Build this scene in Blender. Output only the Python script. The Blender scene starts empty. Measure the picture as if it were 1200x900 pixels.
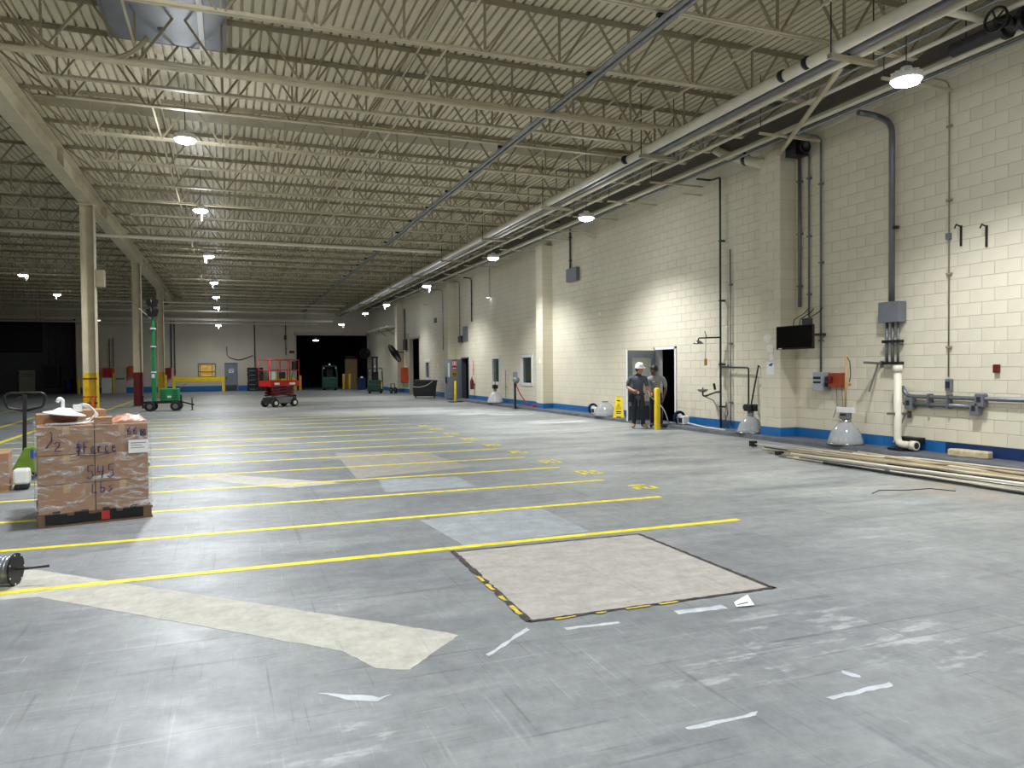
import bpy, bmesh, math, random
from mathutils import Vector, Matrix
random.seed(11)
SC = bpy.context.scene
COL = SC.collection
PI = math.pi

# ---------------------------------------------------------------- camera, world, exposure
F_PX, YAW, PITCH, ROLL, EYE = 861.33, math.radians(21.076), math.radians(1.193), math.radians(-0.52), 1.5334
WX = 10.945                       # face of the long block wall
_cy, _sy, _cp, _sp = math.cos(YAW), math.sin(YAW), math.cos(PITCH), math.sin(PITCH)
AF = Vector((_sy*_cp, _cy*_cp, -_sp))
_r0 = Vector((_cy, -_sy, 0)); _u0 = _r0.cross(AF)
AR = math.cos(ROLL)*_r0 + math.sin(ROLL)*_u0
AU = -math.sin(ROLL)*_r0 + math.cos(ROLL)*_u0
cam_d = bpy.data.cameras.new('camera'); cam = bpy.data.objects.new('camera', cam_d); COL.objects.link(cam)
cam.matrix_world = Matrix(((AR.x, AU.x, -AF.x, 0), (AR.y, AU.y, -AF.y, 0), (AR.z, AU.z, -AF.z, EYE), (0, 0, 0, 1)))
cam_d.sensor_width = 36; cam_d.lens = F_PX/1200*36; cam_d.clip_end = 300; cam_d.clip_start = .05
SC.camera = cam
w = bpy.data.worlds.new('world'); SC.world = w; w.use_nodes = True
w.node_tree.nodes['Background'].inputs[0].default_value = (.5, .55, .65, 1)
w.node_tree.nodes['Background'].inputs[1].default_value = .01
SC.view_settings.view_transform = 'Standard'; SC.view_settings.look = 'None'
SC.view_settings.gamma = 1; SC.view_settings.use_curve_mapping = False
SC.view_settings.exposure = 0.18
LAMP_W = 1000.0                   # power of one high-bay lamp (downward beam)
LAMP_FILL = 45.0                    # added fill point light below each lamp, lifts the ceiling
LAMP_COL = (.93, .965, 1.0)

def ray(x, y): return AF + AR*((x-600)/F_PX) - AU*((y-450)/F_PX)
O3 = Vector((0, 0, EYE))
def FL(x, y, z=0.0): d = ray(x, y); return O3 + d*((z-EYE)/d.z)
def WL(x, y, X=WX): d = ray(x, y); return O3 + d*(X/d.x)
def AY(x, y, Y): d = ray(x, y); return O3 + d*(Y/d.y)

# ---------------------------------------------------------------- materials
def lin(c):
    return tuple(((v/255)/12.92 if v/255 <= .04045 else ((v/255+.055)/1.055)**2.4) for v in c)
MATS = {}
def mat(name, c, rough=.6, metal=0.0, var=.12, scale=6.0, bump=0.0, emit=0.0, alpha=1.0, trans=0.0, stretch=None, rnd=0.0, spec=None):
    m = bpy.data.materials.new(name); m.use_nodes = True
    nt = m.node_tree; n = nt.nodes; L = nt.links
    b = n['Principled BSDF']; c = lin(c)
    b.inputs['Roughness'].default_value = rough; b.inputs['Metallic'].default_value = metal
    if spec is not None: b.inputs['Specular IOR Level'].default_value = spec
    if alpha < 1: b.inputs['Alpha'].default_value = alpha
    if trans: b.inputs['Transmission Weight'].default_value = trans
    tc = n.new('ShaderNodeTexCoord'); src = tc.outputs['Object']
    if stretch:
        mp = n.new('ShaderNodeMapping'); mp.inputs['Scale'].default_value = stretch
        L.new(src, mp.inputs['Vector']); src = mp.outputs['Vector']
    nz = n.new('ShaderNodeTexNoise'); nz.inputs['Scale'].default_value = scale; nz.inputs['Detail'].default_value = 6
    L.new(src, nz.inputs['Vector'])
    rp = n.new('ShaderNodeValToRGB')
    rp.color_ramp.elements[0].position = .3; rp.color_ramp.elements[1].position = .7
    rp.color_ramp.elements[0].color = tuple(v*(1-var) for v in c)+(1,)
    rp.color_ramp.elements[1].color = tuple(min(1, v*(1+var)) for v in c)+(1,)
    L.new(nz.outputs['Fac'], rp.inputs['Fac']); out = rp.outputs['Color']
    if rnd:
        oi = n.new('ShaderNodeObjectInfo'); mr = n.new('ShaderNodeMapRange')
        mr.inputs['To Min'].default_value = 1-rnd; mr.inputs['To Max'].default_value = 1+rnd
        L.new(oi.outputs['Random'], mr.inputs['Value'])
        mx = n.new('ShaderNodeVectorMath'); mx.operation = 'SCALE'
        L.new(out, mx.inputs[0]); L.new(mr.outputs['Result'], mx.inputs['Scale']); out = mx.outputs['Vector']
    L.new(out, b.inputs['Base Color'])
    if emit:
        b.inputs['Emission Color'].default_value = c+(1,); b.inputs['Emission Strength'].default_value = emit
    if bump:
        bp = n.new('ShaderNodeBump'); bp.inputs['Strength'].default_value = bump; bp.inputs['Distance'].default_value = .02
        L.new(nz.outputs['Fac'], bp.inputs['Height']); L.new(bp.outputs['Normal'], b.inputs['Normal'])
    MATS[name] = m
    return m

mat('wall_paint', (224, 216, 194), .55, var=.05, scale=1.3, bump=.05, rnd=.025)
mat('wall_mortar', (196, 188, 166), .8, var=.06, scale=3)
mat('blue_paint', (28, 104, 168), .45, var=.12, scale=2)
mat('navy_paint', (22, 48, 98), .45, var=.12, scale=2)
mat('deck_paint', (206, 197, 172), .5, var=.07, scale=1.5)
mat('steel_cream', (196, 186, 160), .5, var=.12, scale=2.5)
mat('steel_tan', (150, 140, 116), .55, var=.12, scale=2.5)  # cream steel darkened: shade on the joist webs put into the colour
mat('steel_grey', (120, 116, 112), .5, metal=.3, var=.12, scale=4)
mat('pipe_white', (214, 208, 190), .4, var=.08, scale=3)
mat('pipe_steel', (146, 149, 152), .35, metal=.7, var=.12, scale=6)
mat('conduit_grey', (116, 120, 126), .38, metal=.55, var=.1, scale=6)
mat('dark_pipe', (58, 58, 60), .5, metal=.4, var=.15, scale=5)
mat('box_grey', (118, 123, 130), .45, metal=.2, var=.08, scale=4)
mat('door_grey', (128, 134, 142), .45, var=.06, scale=3)
mat('door_dark', (62, 66, 72), .5, var=.1, scale=3)
mat('black', (16, 16, 18), .45, var=.2, scale=8)
mat('black_gloss', (6, 6, 8), .12, var=.1, scale=3)
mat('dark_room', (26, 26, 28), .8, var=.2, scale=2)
mat('yellow', (236, 204, 22), .42, var=.08, scale=5)
mat('yellow_old', (206, 170, 30), .5, var=.18, scale=4)
mat('line_yellow', (222, 206, 44), .6, var=.2, scale=11)
mat('line_white', (178, 183, 187), .7, var=.12, scale=14)
mat('red', (186, 32, 28), .42, var=.12, scale=5)
mat('dark_red', (104, 20, 24), .45, var=.2, scale=4)
mat('orange', (206, 84, 30), .45, var=.12, scale=5)
mat('green', (28, 134, 74), .4, var=.1, scale=5)
mat('dark_green', (26, 74, 58), .45, var=.18, scale=5)
mat('jack_green', (102, 132, 34), .5, var=.15, scale=6)
mat('blue_plastic', (30, 74, 150), .4, var=.1, scale=5)
mat('rubber', (26, 26, 27), .75, var=.2, scale=9)
mat('white', (232, 232, 230), .45, var=.04, scale=5)
mat('white_plastic', (226, 226, 222), .35, var=.05, scale=5)
mat('paper', (236, 236, 234), .7, var=.03, scale=8)
mat('cardboard', (160, 124, 94), .8, var=.07, scale=4, stretch=(1, 1, 6), rnd=.06)
mat('tape', (188, 156, 116), .25, var=.05, scale=4)
mat('pallet_wood', (112, 88, 68), .8, var=.25, scale=5, stretch=(1, 8, 8))
mat('alarm_orange', (158, 66, 36), .45, var=.12, scale=5)
mat('breaker_grey', (160, 166, 174), .45, var=.06, scale=4)
mat('ledger', (92, 88, 80), .6, var=.1, scale=3)
mat('wood', (170, 132, 92), .75, var=.18, scale=5, stretch=(1, 8, 8))
mat('tan_wood', (198, 164, 112), .7, var=.1, scale=5, stretch=(8, 8, 1))
mat('stone', (196, 182, 148), .9, var=.22, scale=14, bump=.5)
mat('marker', (34, 38, 96), .6, var=.05, scale=9)
mat('film', (226, 226, 232), .16, var=.1, scale=26, bump=.9, alpha=.20, stretch=(1, 1, .5))
def wrinkle(m):
    nt = m.node_tree; n, L = nt.nodes, nt.links; tc = n.new('ShaderNodeTexCoord'); mp = n.new('ShaderNodeMapping')
    mp.inputs['Scale'].default_value = (2.2, 2.2, 7); mp.inputs['Rotation'].default_value = (0, .25, 0); L.new(tc.outputs['Object'], mp.inputs['Vector'])
    z = n.new('ShaderNodeTexNoise'); z.inputs['Scale'].default_value = 2.0; z.inputs['Detail'].default_value = 9; z.inputs['Roughness'].default_value = .75; z.inputs['Distortion'].default_value = .8
    L.new(mp.outputs['Vector'], z.inputs['Vector']); r = n.new('ShaderNodeMapRange'); r.inputs['From Min'].default_value = .505; r.inputs['From Max'].default_value = .70
    r.inputs['To Min'].default_value = .06; r.inputs['To Max'].default_value = .95; L.new(z.outputs['Fac'], r.inputs['Value']); L.new(r.outputs['Result'], n['Principled BSDF'].inputs['Alpha'])
wrinkle(MATS['film'])
mat('film_red', (216, 150, 130), .2, var=.25, scale=22, bump=.8, alpha=.7)
mat('dome_clear', (196, 198, 198), .14, var=.06, scale=20, bump=.12, alpha=.52)
mat('dome_white', (226, 228, 228), .25, var=.04, scale=9, alpha=.85)
mat('glass_dark', (34, 52, 52), .06, var=.15, scale=2)
mat('glass_pale', (206, 208, 196), .2, var=.06, scale=2)
mat('tv_black', (9, 9, 11), .3, var=.1, scale=3)
mat('slab', (160, 155, 148), .72, var=.07, scale=3.5, bump=.06, stretch=(1, 3, 1))
mat('slab_pale', (144, 149, 152), .7, var=.08, scale=4, bump=.05)
mat('slab_tan', (146, 142, 132), .7, var=.08, scale=4, bump=.05)
mat('cream_floor', (174, 171, 160), .7, var=.09, scale=9, bump=.08)
mat('crack', (62, 54, 48), .9, var=.4, scale=16, bump=.6)
mat('crack_paint', (196, 172, 60), .8, var=.25, scale=18)
mat('kerb', (92, 96, 102), .7, var=.2, scale=2.5, bump=.15, stretch=(2, 1, 2))
mat('lens', (235, 244, 255), .3, var=0, emit=55)
mat('lens_far', (240, 244, 255), .3, var=0, emit=6)
mat('window_warm', (214, 170, 84), .4, var=.45, scale=3.5, emit=.25, stretch=(1.5, 1, 3))
mat('skin_light', (190, 138, 112), .55, var=.06, scale=14)
mat('skin_dark', (112, 76, 58), .55, var=.06, scale=14)
mat('tee_charcoal', (84, 90, 100), .85, var=.1, scale=16, bump=.1)
mat('polo_grey', (146, 149, 154), .85, var=.1, scale=16, bump=.1)
mat('trouser', (34, 38, 52), .85, var=.15, scale=14, bump=.1)
mat('boot', (150, 122, 92), .75, var=.12, scale=14)
mat('shoe_dark', (44, 40, 40), .75, var=.12, scale=14)
mat('hair', (14, 12, 12), .6, var=.2, scale=30, bump=.3)
mat('belt', (38, 34, 32), .7, var=.2, scale=10)
mat('cable_white', (220, 220, 216), .5, var=.04, scale=5)
mat('brass', (196, 140, 52), .4, metal=.5, var=.1, scale=6)
mat('steel_shiny', (150, 150, 144), .25, metal=.8, var=.1, scale=5)
mat('chrome_dark', (70, 72, 76), .35, metal=.7, var=.15, scale=6)
mat('pvc', (228, 222, 204), .4, var=.06, scale=4)
mat('pvc_old', (168, 150, 118), .55, var=.25, scale=3)
mat('pile_cream', (204, 194, 168), .5, var=.18, scale=3)
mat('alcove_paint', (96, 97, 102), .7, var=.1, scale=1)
mat('back_wall', (204, 196, 178), .6, var=.06, scale=.6)
mat('spool_wire', (126, 130, 136), .35, metal=.6, var=.25, scale=12)
mat('brown_globe', (104, 62, 44), .3, var=.2, scale=8)
mat('hopper_black', (24, 24, 28), .38, var=.25, scale=6)
mat('red_hose', (150, 22, 34), .5, var=.15, scale=9)
mat('sign_red', (178, 44, 48), .5, var=.05, scale=9)
mat('sign_yellow', (176, 156, 34), .5, var=.1, scale=9)
mat('peel', (238, 234, 222), .8, var=.06, scale=18, bump=.3)
mat('tan_panel', (186, 180, 164), .6, var=.05, scale=3)
mat('scuff', (92, 96, 102), .6, var=.3, scale=9)

# ---------------------------------------------------------------- mesh builder
class MB:
    def __init__(s): s.v = []; s.f = []; s.m = []; s.s = []
    def add(s, vs, fs, mi=0, sm=False):
        o = len(s.v); s.v += [tuple(p) for p in vs]
        for f in fs: s.f.append(tuple(i+o for i in f)); s.m.append(mi); s.s.append(sm)
        return s
    def box(s, x0, x1, y0, y1, z0, z1, mi=0):
        vs = [(x, y, z) for z in (z0, z1) for y in (y0, y1) for x in (x0, x1)]
        return s.add(vs, [(0, 2, 3, 1), (4, 5, 7, 6), (0, 1, 5, 4), (2, 6, 7, 3), (0, 4, 6, 2), (1, 3, 7, 5)], mi)
    def cbox(s, c, d, mi=0, R=None):
        a, b, e = d[0]/2, d[1]/2, d[2]/2
        vs = [Vector((x, y, z)) for z in (-e, e) for y in (-b, b) for x in (-a, a)]
        if R is not None: vs = [R @ p for p in vs]
        vs = [p+Vector(c) for p in vs]
        return s.add(vs, [(0, 2, 3, 1), (4, 5, 7, 6), (0, 1, 5, 4), (2, 6, 7, 3), (0, 4, 6, 2), (1, 3, 7, 5)], mi)
    def bar(s, p0, p1, wd, h, mi=0, up=(0, 0, 1)):
        p0, p1 = Vector(p0), Vector(p1); d = p1-p0; L = d.length; d.normalize()
        u = Vector(up)
        if abs(d.dot(u)) > .98: u = Vector((1, 0, 0))
        a = d.cross(u).normalized(); b = a.cross(d)
        R = Matrix((d, a, b)).transposed()
        return s.cbox((p0+p1)/2, (L, wd, h), mi, R)
    def tube(s, pts, r, n=8, mi=0, sm=True, caps=True):
        pts = [Vector(p) for p in pts]; k = len(pts)
        rs = r if isinstance(r, (list, tuple)) else [r]*k
        t0 = (pts[1]-pts[0]).normalized()
        u = Vector((0, 0, 1)) if abs(t0.z) < .9 else Vector((1, 0, 0))
        a = t0.cross(u).normalized(); vs = []
        for i, p in enumerate(pts):
            if i == 0: t = t0
            elif i == k-1: t = (pts[i]-pts[i-1]).normalized()
            else: t = ((pts[i]-pts[i-1]).normalized()+(pts[i+1]-pts[i]).normalized())
            if t.length < 1e-6: t = t0
            t.normalize()
            a = (a-t*a.dot(t)); a.normalize(); b = t.cross(a)
            for j in range(n):
                th = 2*PI*j/n; vs.append(p+(a*math.cos(th)+b*math.sin(th))*rs[i])
        fs = [(i*n+j, i*n+(j+1) % n, (i+1)*n+(j+1) % n, (i+1)*n+j) for i in range(k-1) for j in range(n)]
        s.add(vs, fs, mi, sm)
        if caps:
            o = len(s.v)-k*n
            s.f.append(tuple(o+j for j in reversed(range(n)))); s.m.append(mi); s.s.append(False)
            s.f.append(tuple(o+(k-1)*n+j for j in range(n))); s.m.append(mi); s.s.append(False)
        return s
    def lathe(s, prof, n=20, mi=0, T=None, sm=True):
        vs = []
        for r, z in prof:
            for j in range(n):
                th = 2*PI*j/n; p = Vector((r*math.cos(th), r*math.sin(th), z)); vs.append(T @ p if T else p)
        k = len(prof)
        fs = [(i*n+j, i*n+(j+1) % n, (i+1)*n+(j+1) % n, (i+1)*n+j) for i in range(k-1) for j in range(n)]
        return s.add(vs, fs, mi, sm)
    def prism(s, poly, z0, z1, mi=0):
        n = len(poly); vs = [(x, y, z0) for x, y in poly]+[(x, y, z1) for x, y in poly]
        fs = [tuple(reversed(range(n))), tuple(range(n, 2*n))]+[(i, (i+1) % n, n+(i+1) % n, n+i) for i in range(n)]
        return s.add(vs, fs, mi)
    def extr(s, poly, y0, y1, mi=0):          # polygon in x,z extruded along y
        n = len(poly); vs = [(x, y0, z) for x, z in poly]+[(x, y1, z) for x, z in poly]
        fs = [tuple(range(n)), tuple(reversed(range(n, 2*n)))]+[(i, n+i, n+(i+1) % n, (i+1) % n) for i in range(n)]
        return s.add(vs, fs, mi)
    def mesh(s, name, mats):
        me = bpy.data.meshes.new(name); me.from_pydata(s.v, [], s.f)
        for m in (mats if isinstance(mats, (list, tuple)) else [mats]): me.materials.append(MATS[m])
        me.polygons.foreach_set('material_index', s.m); me.polygons.foreach_set('use_smooth', s.s)
        me.validate(); me.update()
        bm = bmesh.new(); bm.from_mesh(me); bmesh.ops.recalc_face_normals(bm, faces=bm.faces); bm.to_mesh(me); bm.free()
        return me
    def build(s, name, mats, parent=None, bevel=0.0, loc=None):
        o = bpy.data.objects.new(name, s.mesh(name, mats)); COL.objects.link(o)
        if parent: o.parent = parent
        if loc: o.location = loc
        if bevel:
            b = o.modifiers.new('bevel', 'BEVEL'); b.width = bevel; b.segments = 2; b.limit_method = 'ANGLE'
        return o
def link_mesh(name, me, parent=None, loc=None, rot=None):
    o = bpy.data.objects.new(name, me); COL.objects.link(o)
    if parent: o.parent = parent
    if loc: o.location = loc
    if rot: o.rotation_euler = rot
    return o
def tag(o, label, cat, group=None):
    o['label'] = label; o['category'] = cat
    if group: o['group'] = group
    return o
def thing(name, label, cat, loc=(0, 0, 0), rz=0.0, group=None):
    o = bpy.data.objects.new(name, None); COL.objects.link(o); o.location = loc; o.rotation_euler = (0, 0, rz)
    o.empty_display_size = .1
    return tag(o, label, cat, group)
def struct(o, label=None):
    o['kind'] = 'structure'
    if label: o['label'] = label
    return o
def empty_struct(name, label=None, loc=(0, 0, 0)):
    o = bpy.data.objects.new(name, None); COL.objects.link(o); o.location = loc
    return struct(o, label)
def arc(c, r, a0, a1, n, ax, ay):
    c, ax, ay = Vector(c), Vector(ax), Vector(ay)
    return [c+ax*(r*math.cos(a0+(a1-a0)*i/n))+ay*(r*math.sin(a0+(a1-a0)*i/n)) for i in range(n+1)]
def bend(pts, r=.12, n=5):                   # round the corners of a polyline
    pts = [Vector(p) for p in pts]; out = [pts[0]]
    for i in range(1, len(pts)-1):
        a, b, c = pts[i-1], pts[i], pts[i+1]
        q = min(r, (a-b).length*.45, (c-b).length*.45)
        p0, p1 = b+(a-b).normalized()*q, b+(c-b).normalized()*q
        for k in range(n+1):
            t = k/n; out.append(p0*(1-t)**2+b*2*t*(1-t)+p1*t*t)
    return out+[pts[-1]]
# ---------------------------------------------------------------- floor
def floor_material():
    m = bpy.data.materials.new('floor_concrete'); m.use_nodes = True; nt = m.node_tree; n = nt.nodes; L = nt.links
    b = n['Principled BSDF']; tc = n.new('ShaderNodeTexCoord'); P = tc.outputs['Object']
    def noise(scale, st=(1, 1, 1), rot=0.0, det=8, dist=0.0):
        mp = n.new('ShaderNodeMapping'); mp.inputs['Scale'].default_value = st; mp.inputs['Rotation'].default_value = (0, 0, rot)
        L.new(P, mp.inputs['Vector']); z = n.new('ShaderNodeTexNoise'); z.inputs['Scale'].default_value = scale
        z.inputs['Detail'].default_value = det; z.inputs['Roughness'].default_value = .66; z.inputs['Distortion'].default_value = dist
        L.new(mp.outputs['Vector'], z.inputs['Vector']); return z.outputs['Fac']
    def ramp(f, p0, p1, a=0.0, c=1.0):
        r = n.new('ShaderNodeMapRange'); r.inputs['From Min'].default_value = p0; r.inputs['From Max'].default_value = p1
        r.inputs['To Min'].default_value = a; r.inputs['To Max'].default_value = c; L.new(f, r.inputs['Value']); return r.outputs['Result']
    def mixc(fac, a, c):
        x = n.new('ShaderNodeMix'); x.data_type = 'RGBA'; L.new(fac, x.inputs['Factor'])
        for v, i in ((a, 6), (c, 7)):
            if isinstance(v, tuple): x.inputs[i].default_value = lin(v)+(1,)
            else: L.new(v, x.inputs[i])
        return x.outputs[2]
    def mul(a, c):
        x = n.new('ShaderNodeMath'); x.operation = 'MULTIPLY'
        for v, i in ((a, 0), (c, 1)):
            if isinstance(v, float): x.inputs[i].default_value = v
            else: L.new(v, x.inputs[i])
        return x.outputs[0]
    def blob(cx, cy, rx, ry, rot=0.0):
        mp = n.new('ShaderNodeMapping'); mp.vector_type = 'TEXTURE'
        mp.inputs['Location'].default_value = (cx, cy, 0); mp.inputs['Scale'].default_value = (rx, ry, 1); mp.inputs['Rotation'].default_value = (0, 0, rot)
        L.new(P, mp.inputs['Vector']); v = n.new('ShaderNodeVectorMath'); v.operation = 'LENGTH'; L.new(mp.outputs['Vector'], v.inputs[0])
        return ramp(v.outputs['Value'], 1.0, .45)
    col = mixc(ramp(noise(.35, det=4), .35, .65), (115, 118, 121), (132, 135, 135))
    col = mixc(mul(ramp(noise(2.2, det=9), .5, .72), .5), col, (99, 104, 109))
    col = mixc(mul(ramp(noise(1.4, (.25, 1, 1), .1, 9), .5, .75), .75), col, (153, 155, 155))      # drag marks across
    col = mixc(mul(ramp(noise(9, (.08, 1, 1), -.15, 6), .58, .72), .45), col, (159, 162, 161))
    col = mixc(mul(ramp(noise(7, (1, .05, 1), .32, 5), .62, .72), .5), col, (87, 92, 97))         # tyre scuffs
    col = mixc(mul(ramp(noise(26, (1, .04, 1), -.5, 4), .66, .72), .5), col, (170, 172, 170))         # scratches
    col = mixc(mul(ramp(noise(22, (.05, 1, 1), .5, 4), .67, .73), .55), col, (72, 75, 79))
    col = mixc(mul(ramp(noise(30, det=4), .70, .76), .8), col, (63, 65, 67))                          # pock marks
    # worn, dusty concrete along the truck aisle and bare white patches further back
    aisle = mul(blob(7.6, 14, 4.2, 15, 0.0), ramp(noise(1.6, (.3, 1, 1), .2, 9), .36, .6))
    col = mixc(mul(aisle, .85), col, (170, 172, 166))
    far = mul(blob(2.0, 40, 13, 14), ramp(noise(.7, (.25, 1, 1), .1, 6), .3, .55))
    col = mixc(mul(far, .75), col, (163, 161, 148))
    for cx, cy, rx, ry, t in ((5.9, 27.0, 4.6, 2.9, .36), (8.4, 24.0, 1.8, 1.8, .42), (8.9, 19.3, 1.4, .9, .42), (6.4, 40, 5.2, 4.2, .36)):
        col = mixc(mul(mul(blob(cx, cy, rx, ry), ramp(noise(.9, (.35, 1, 1), .05, 9), t, t+.1)), .95), col, (202, 204, 202))
    col = mixc(mul(mul(blob(8.6, 6.2, 1.4, 1.6, .4), ramp(noise(1.6), .38, .6)), .7), col, (159, 146, 127))
    for cx, cy, rx, ry in ((5.5, 5.1, .9, .35), (3.6, 2.9, .7, .5), (2.35, 3.0, .55, .3), (.45, 3.05, .4, .25), (3.1, 3.35, .8, .5)):
        col = mixc(mul(mul(blob(cx, cy, rx, ry, .2), ramp(noise(7, (.35, 1, 1), .2, 10), .52, .6)), .55), col, (176, 178, 178))
    def tone(c, f):
        x = n.new('ShaderNodeVectorMath'); x.operation = 'SCALE'; L.new(c, x.inputs[0]); L.new(f, x.inputs['Scale']); return x.outputs['Vector']
    col = tone(col, ramp(noise(5.5, (1, 1.4, 1), .3, 10), .32, .68, .84, 1.14))
    col = tone(col, ramp(noise(24, (1, .5, 1), -.4, 8), .3, .7, .9, 1.1))
    for st, rt, sc, dk in (((.02, 1, 1), .22, 13, .72), ((.03, 1, 1), -.35, 17, 1.25), ((1, .02, 1), .12, 15, .74), ((1, .03, 1), -.28, 20, 1.22), ((.025, 1, 1), .75, 16, .78), ((.03, 1, 1), .5, 42, .8), ((1, .03, 1), -.1, 46, 1.16), ((1, .025, 1), .4, 38, .78), ((.05, 1, 1), -.1, 50, 1.14)):
        col = tone(col, ramp(noise(sc, st, rt, 3), .64, .69, 1.0, dk))
    L.new(col, b.inputs['Base Color'])
    L.new(ramp(noise(1.7, det=6), .3, .7, .34, .56), b.inputs['Roughness'])
    bp = n.new('ShaderNodeBump'); bp.inputs['Strength'].default_value = .12; bp.inputs['Distance'].default_value = .01
    L.new(noise(14, (.4, 1, 1), .1, 6), bp.inputs['Height']); L.new(bp.outputs['Normal'], b.inputs['Normal'])
    MATS['floor_concrete'] = m
floor_material()
XL, YF, YB, ZC = -18.6, -8.0, 61.2, 7.04
floor = struct(MB().box(XL-.3, WX+3.2, YF-.3, 79, -.25, 0).build('floor', 'floor_concrete'), 'scuffed grey concrete warehouse floor')

def scuff(name, amt=.16):
    m = MATS[name]; n, L = m.node_tree.nodes, m.node_tree.links; bs = n['Principled BSDF'].inputs['Base Color']; c = bs.links[0].from_socket
    tc = n.new('ShaderNodeTexCoord')
    for st, rt, sc, lo, hi, a, b_ in (((1, 1.4, 1), .3, 5, .3, .7, 1-amt, 1+amt), ((1, .5, 1), -.4, 26, .3, .7, .9, 1.1), ((.03, 1, 1), .22, 14, .62, .68, 1, .8), ((1, .03, 1), .15, 16, .62, .68, 1, .82), ((1, 1, 1), 0, 40, .68, .74, 1, .55)):
        mp = n.new('ShaderNodeMapping'); mp.inputs['Scale'].default_value = st; mp.inputs['Rotation'].default_value = (0, 0, rt); L.new(tc.outputs['Object'], mp.inputs['Vector'])
        z = n.new('ShaderNodeTexNoise'); z.inputs['Scale'].default_value = sc; z.inputs['Detail'].default_value = 8; z.inputs['Roughness'].default_value = .66; L.new(mp.outputs['Vector'], z.inputs['Vector'])
        r = n.new('ShaderNodeMapRange'); r.inputs['From Min'].default_value = lo; r.inputs['From Max'].default_value = hi; r.inputs['To Min'].default_value = a; r.inputs['To Max'].default_value = b_; L.new(z.outputs['Fac'], r.inputs['Value'])
        x = n.new('ShaderNodeVectorMath'); x.operation = 'SCALE'; L.new(c, x.inputs[0]); L.new(r.outputs['Result'], x.inputs['Scale']); c = x.outputs['Vector']
    L.new(c, bs)
for nm in ('slab', 'slab_pale', 'slab_tan', 'cream_floor', 'line_yellow', 'kerb', 'line_white'): scuff(nm)
def decal(name, pts, m, z=.002, jit=0.0, px=True, sub=1):
    P = [FL(*p) for p in pts] if px else [Vector((p[0], p[1], 0)) for p in pts]
    if jit:
        Q = []
        for i in range(len(P)):
            a, b = P[i], P[(i+1) % len(P)]; k = max(2, int((b-a).length/.04))
            for j in range(k):
                q = a.lerp(b, j/k); Q.append(q+Vector((random.uniform(-jit, jit), random.uniform(-jit, jit), 0)))
        P = Q
    return MB().prism([(p.x, p.y) for p in P], 0.0, z).build(name, m, floor)

XE, Y1, DS = 4.752, 6.037, 1.432
for i in range(15):
    y = Y1+i*DS
    decal('painted_line', [(-4.6, y-.044), (XE, y-.044), (XE, y+.044), (-4.6, y+.044)], 'line_yellow', .003, px=False)
for a, b in (((0, 519), (32, 508)), ((0, 501), (34, 491)), ((124, 481), (158, 469)), ((0, 484), (20, 480))):
    A, B = FL(*a), FL(*b); d = (B-A).normalized(); A = A-d*1.5; B = B+d*1.0; nrm = Vector((-d.y, d.x, 0))*.06
    decal('painted_line', [(q.x, q.y) for q in (A-nrm, B-nrm, B+nrm, A+nrm)], 'line_yellow', .003, px=False)
# stall numerals, worn stencil strokes, read from the aisle
SEG = {'0': [((0, 0), (0, 2)), ((0, 2), (1, 2)), ((1, 2), (1, 0)), ((1, 0), (0, 0))], '1': [((.5, 0), (.5, 2))],
       '2': [((0, 2), (1, 2)), ((1, 2), (1, 1)), ((1, 1), (0, 1)), ((0, 1), (0, 0)), ((0, 0), (1, 0))],
       '3': [((0, 2), (1, 2)), ((1, 2), (1, 0)), ((1, 0), (0, 0)), ((0, 1), (1, 1))], '4': [((0, 2), (0, 1)), ((0, 1), (1, 1)), ((1, 2), (1, 0))],
       '5': [((1, 2), (0, 2)), ((0, 2), (0, 1)), ((0, 1), (1, 1)), ((1, 1), (1, 0)), ((1, 0), (0, 0))],
       '6': [((1, 2), (0, 2)), ((0, 2), (0, 0)), ((0, 0), (1, 0)), ((1, 0), (1, 1)), ((1, 1), (0, 1))], '7': [((0, 2), (1, 2)), ((1, 2), (.5, 0))],
       '8': [((0, 0), (0, 2)), ((0, 2), (1, 2)), ((1, 2), (1, 0)), ((1, 0), (0, 0)), ((0, 1), (1, 1))], '9': [((1, 0), (1, 2)), ((1, 2), (0, 2)), ((0, 2), (0, 1)), ((0, 1), (1, 1))]}
for k, (px, py) in enumerate([(750.5, 570), (689, 553.5), (644, 540.9), (606.5, 529.5), (576.5, 521.4), (549.5, 514.2), (528.5, 508), (511, 503), (498, 499)]):
    c = FL(px, py); mb = MB()
    for q, ch in enumerate(str(k+21)):
        for (a, b) in SEG[ch]:
            A, B = [(c.x+.13-p[1]*.13, c.y-.20+(q*1.35+p[0])*.16) for p in (a, b)]
            mb.bar((A[0], A[1], .0018), (B[0], B[1], .0018), .055, .0024)
    mb.build('stall_number', 'line_yellow', floor)
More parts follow.
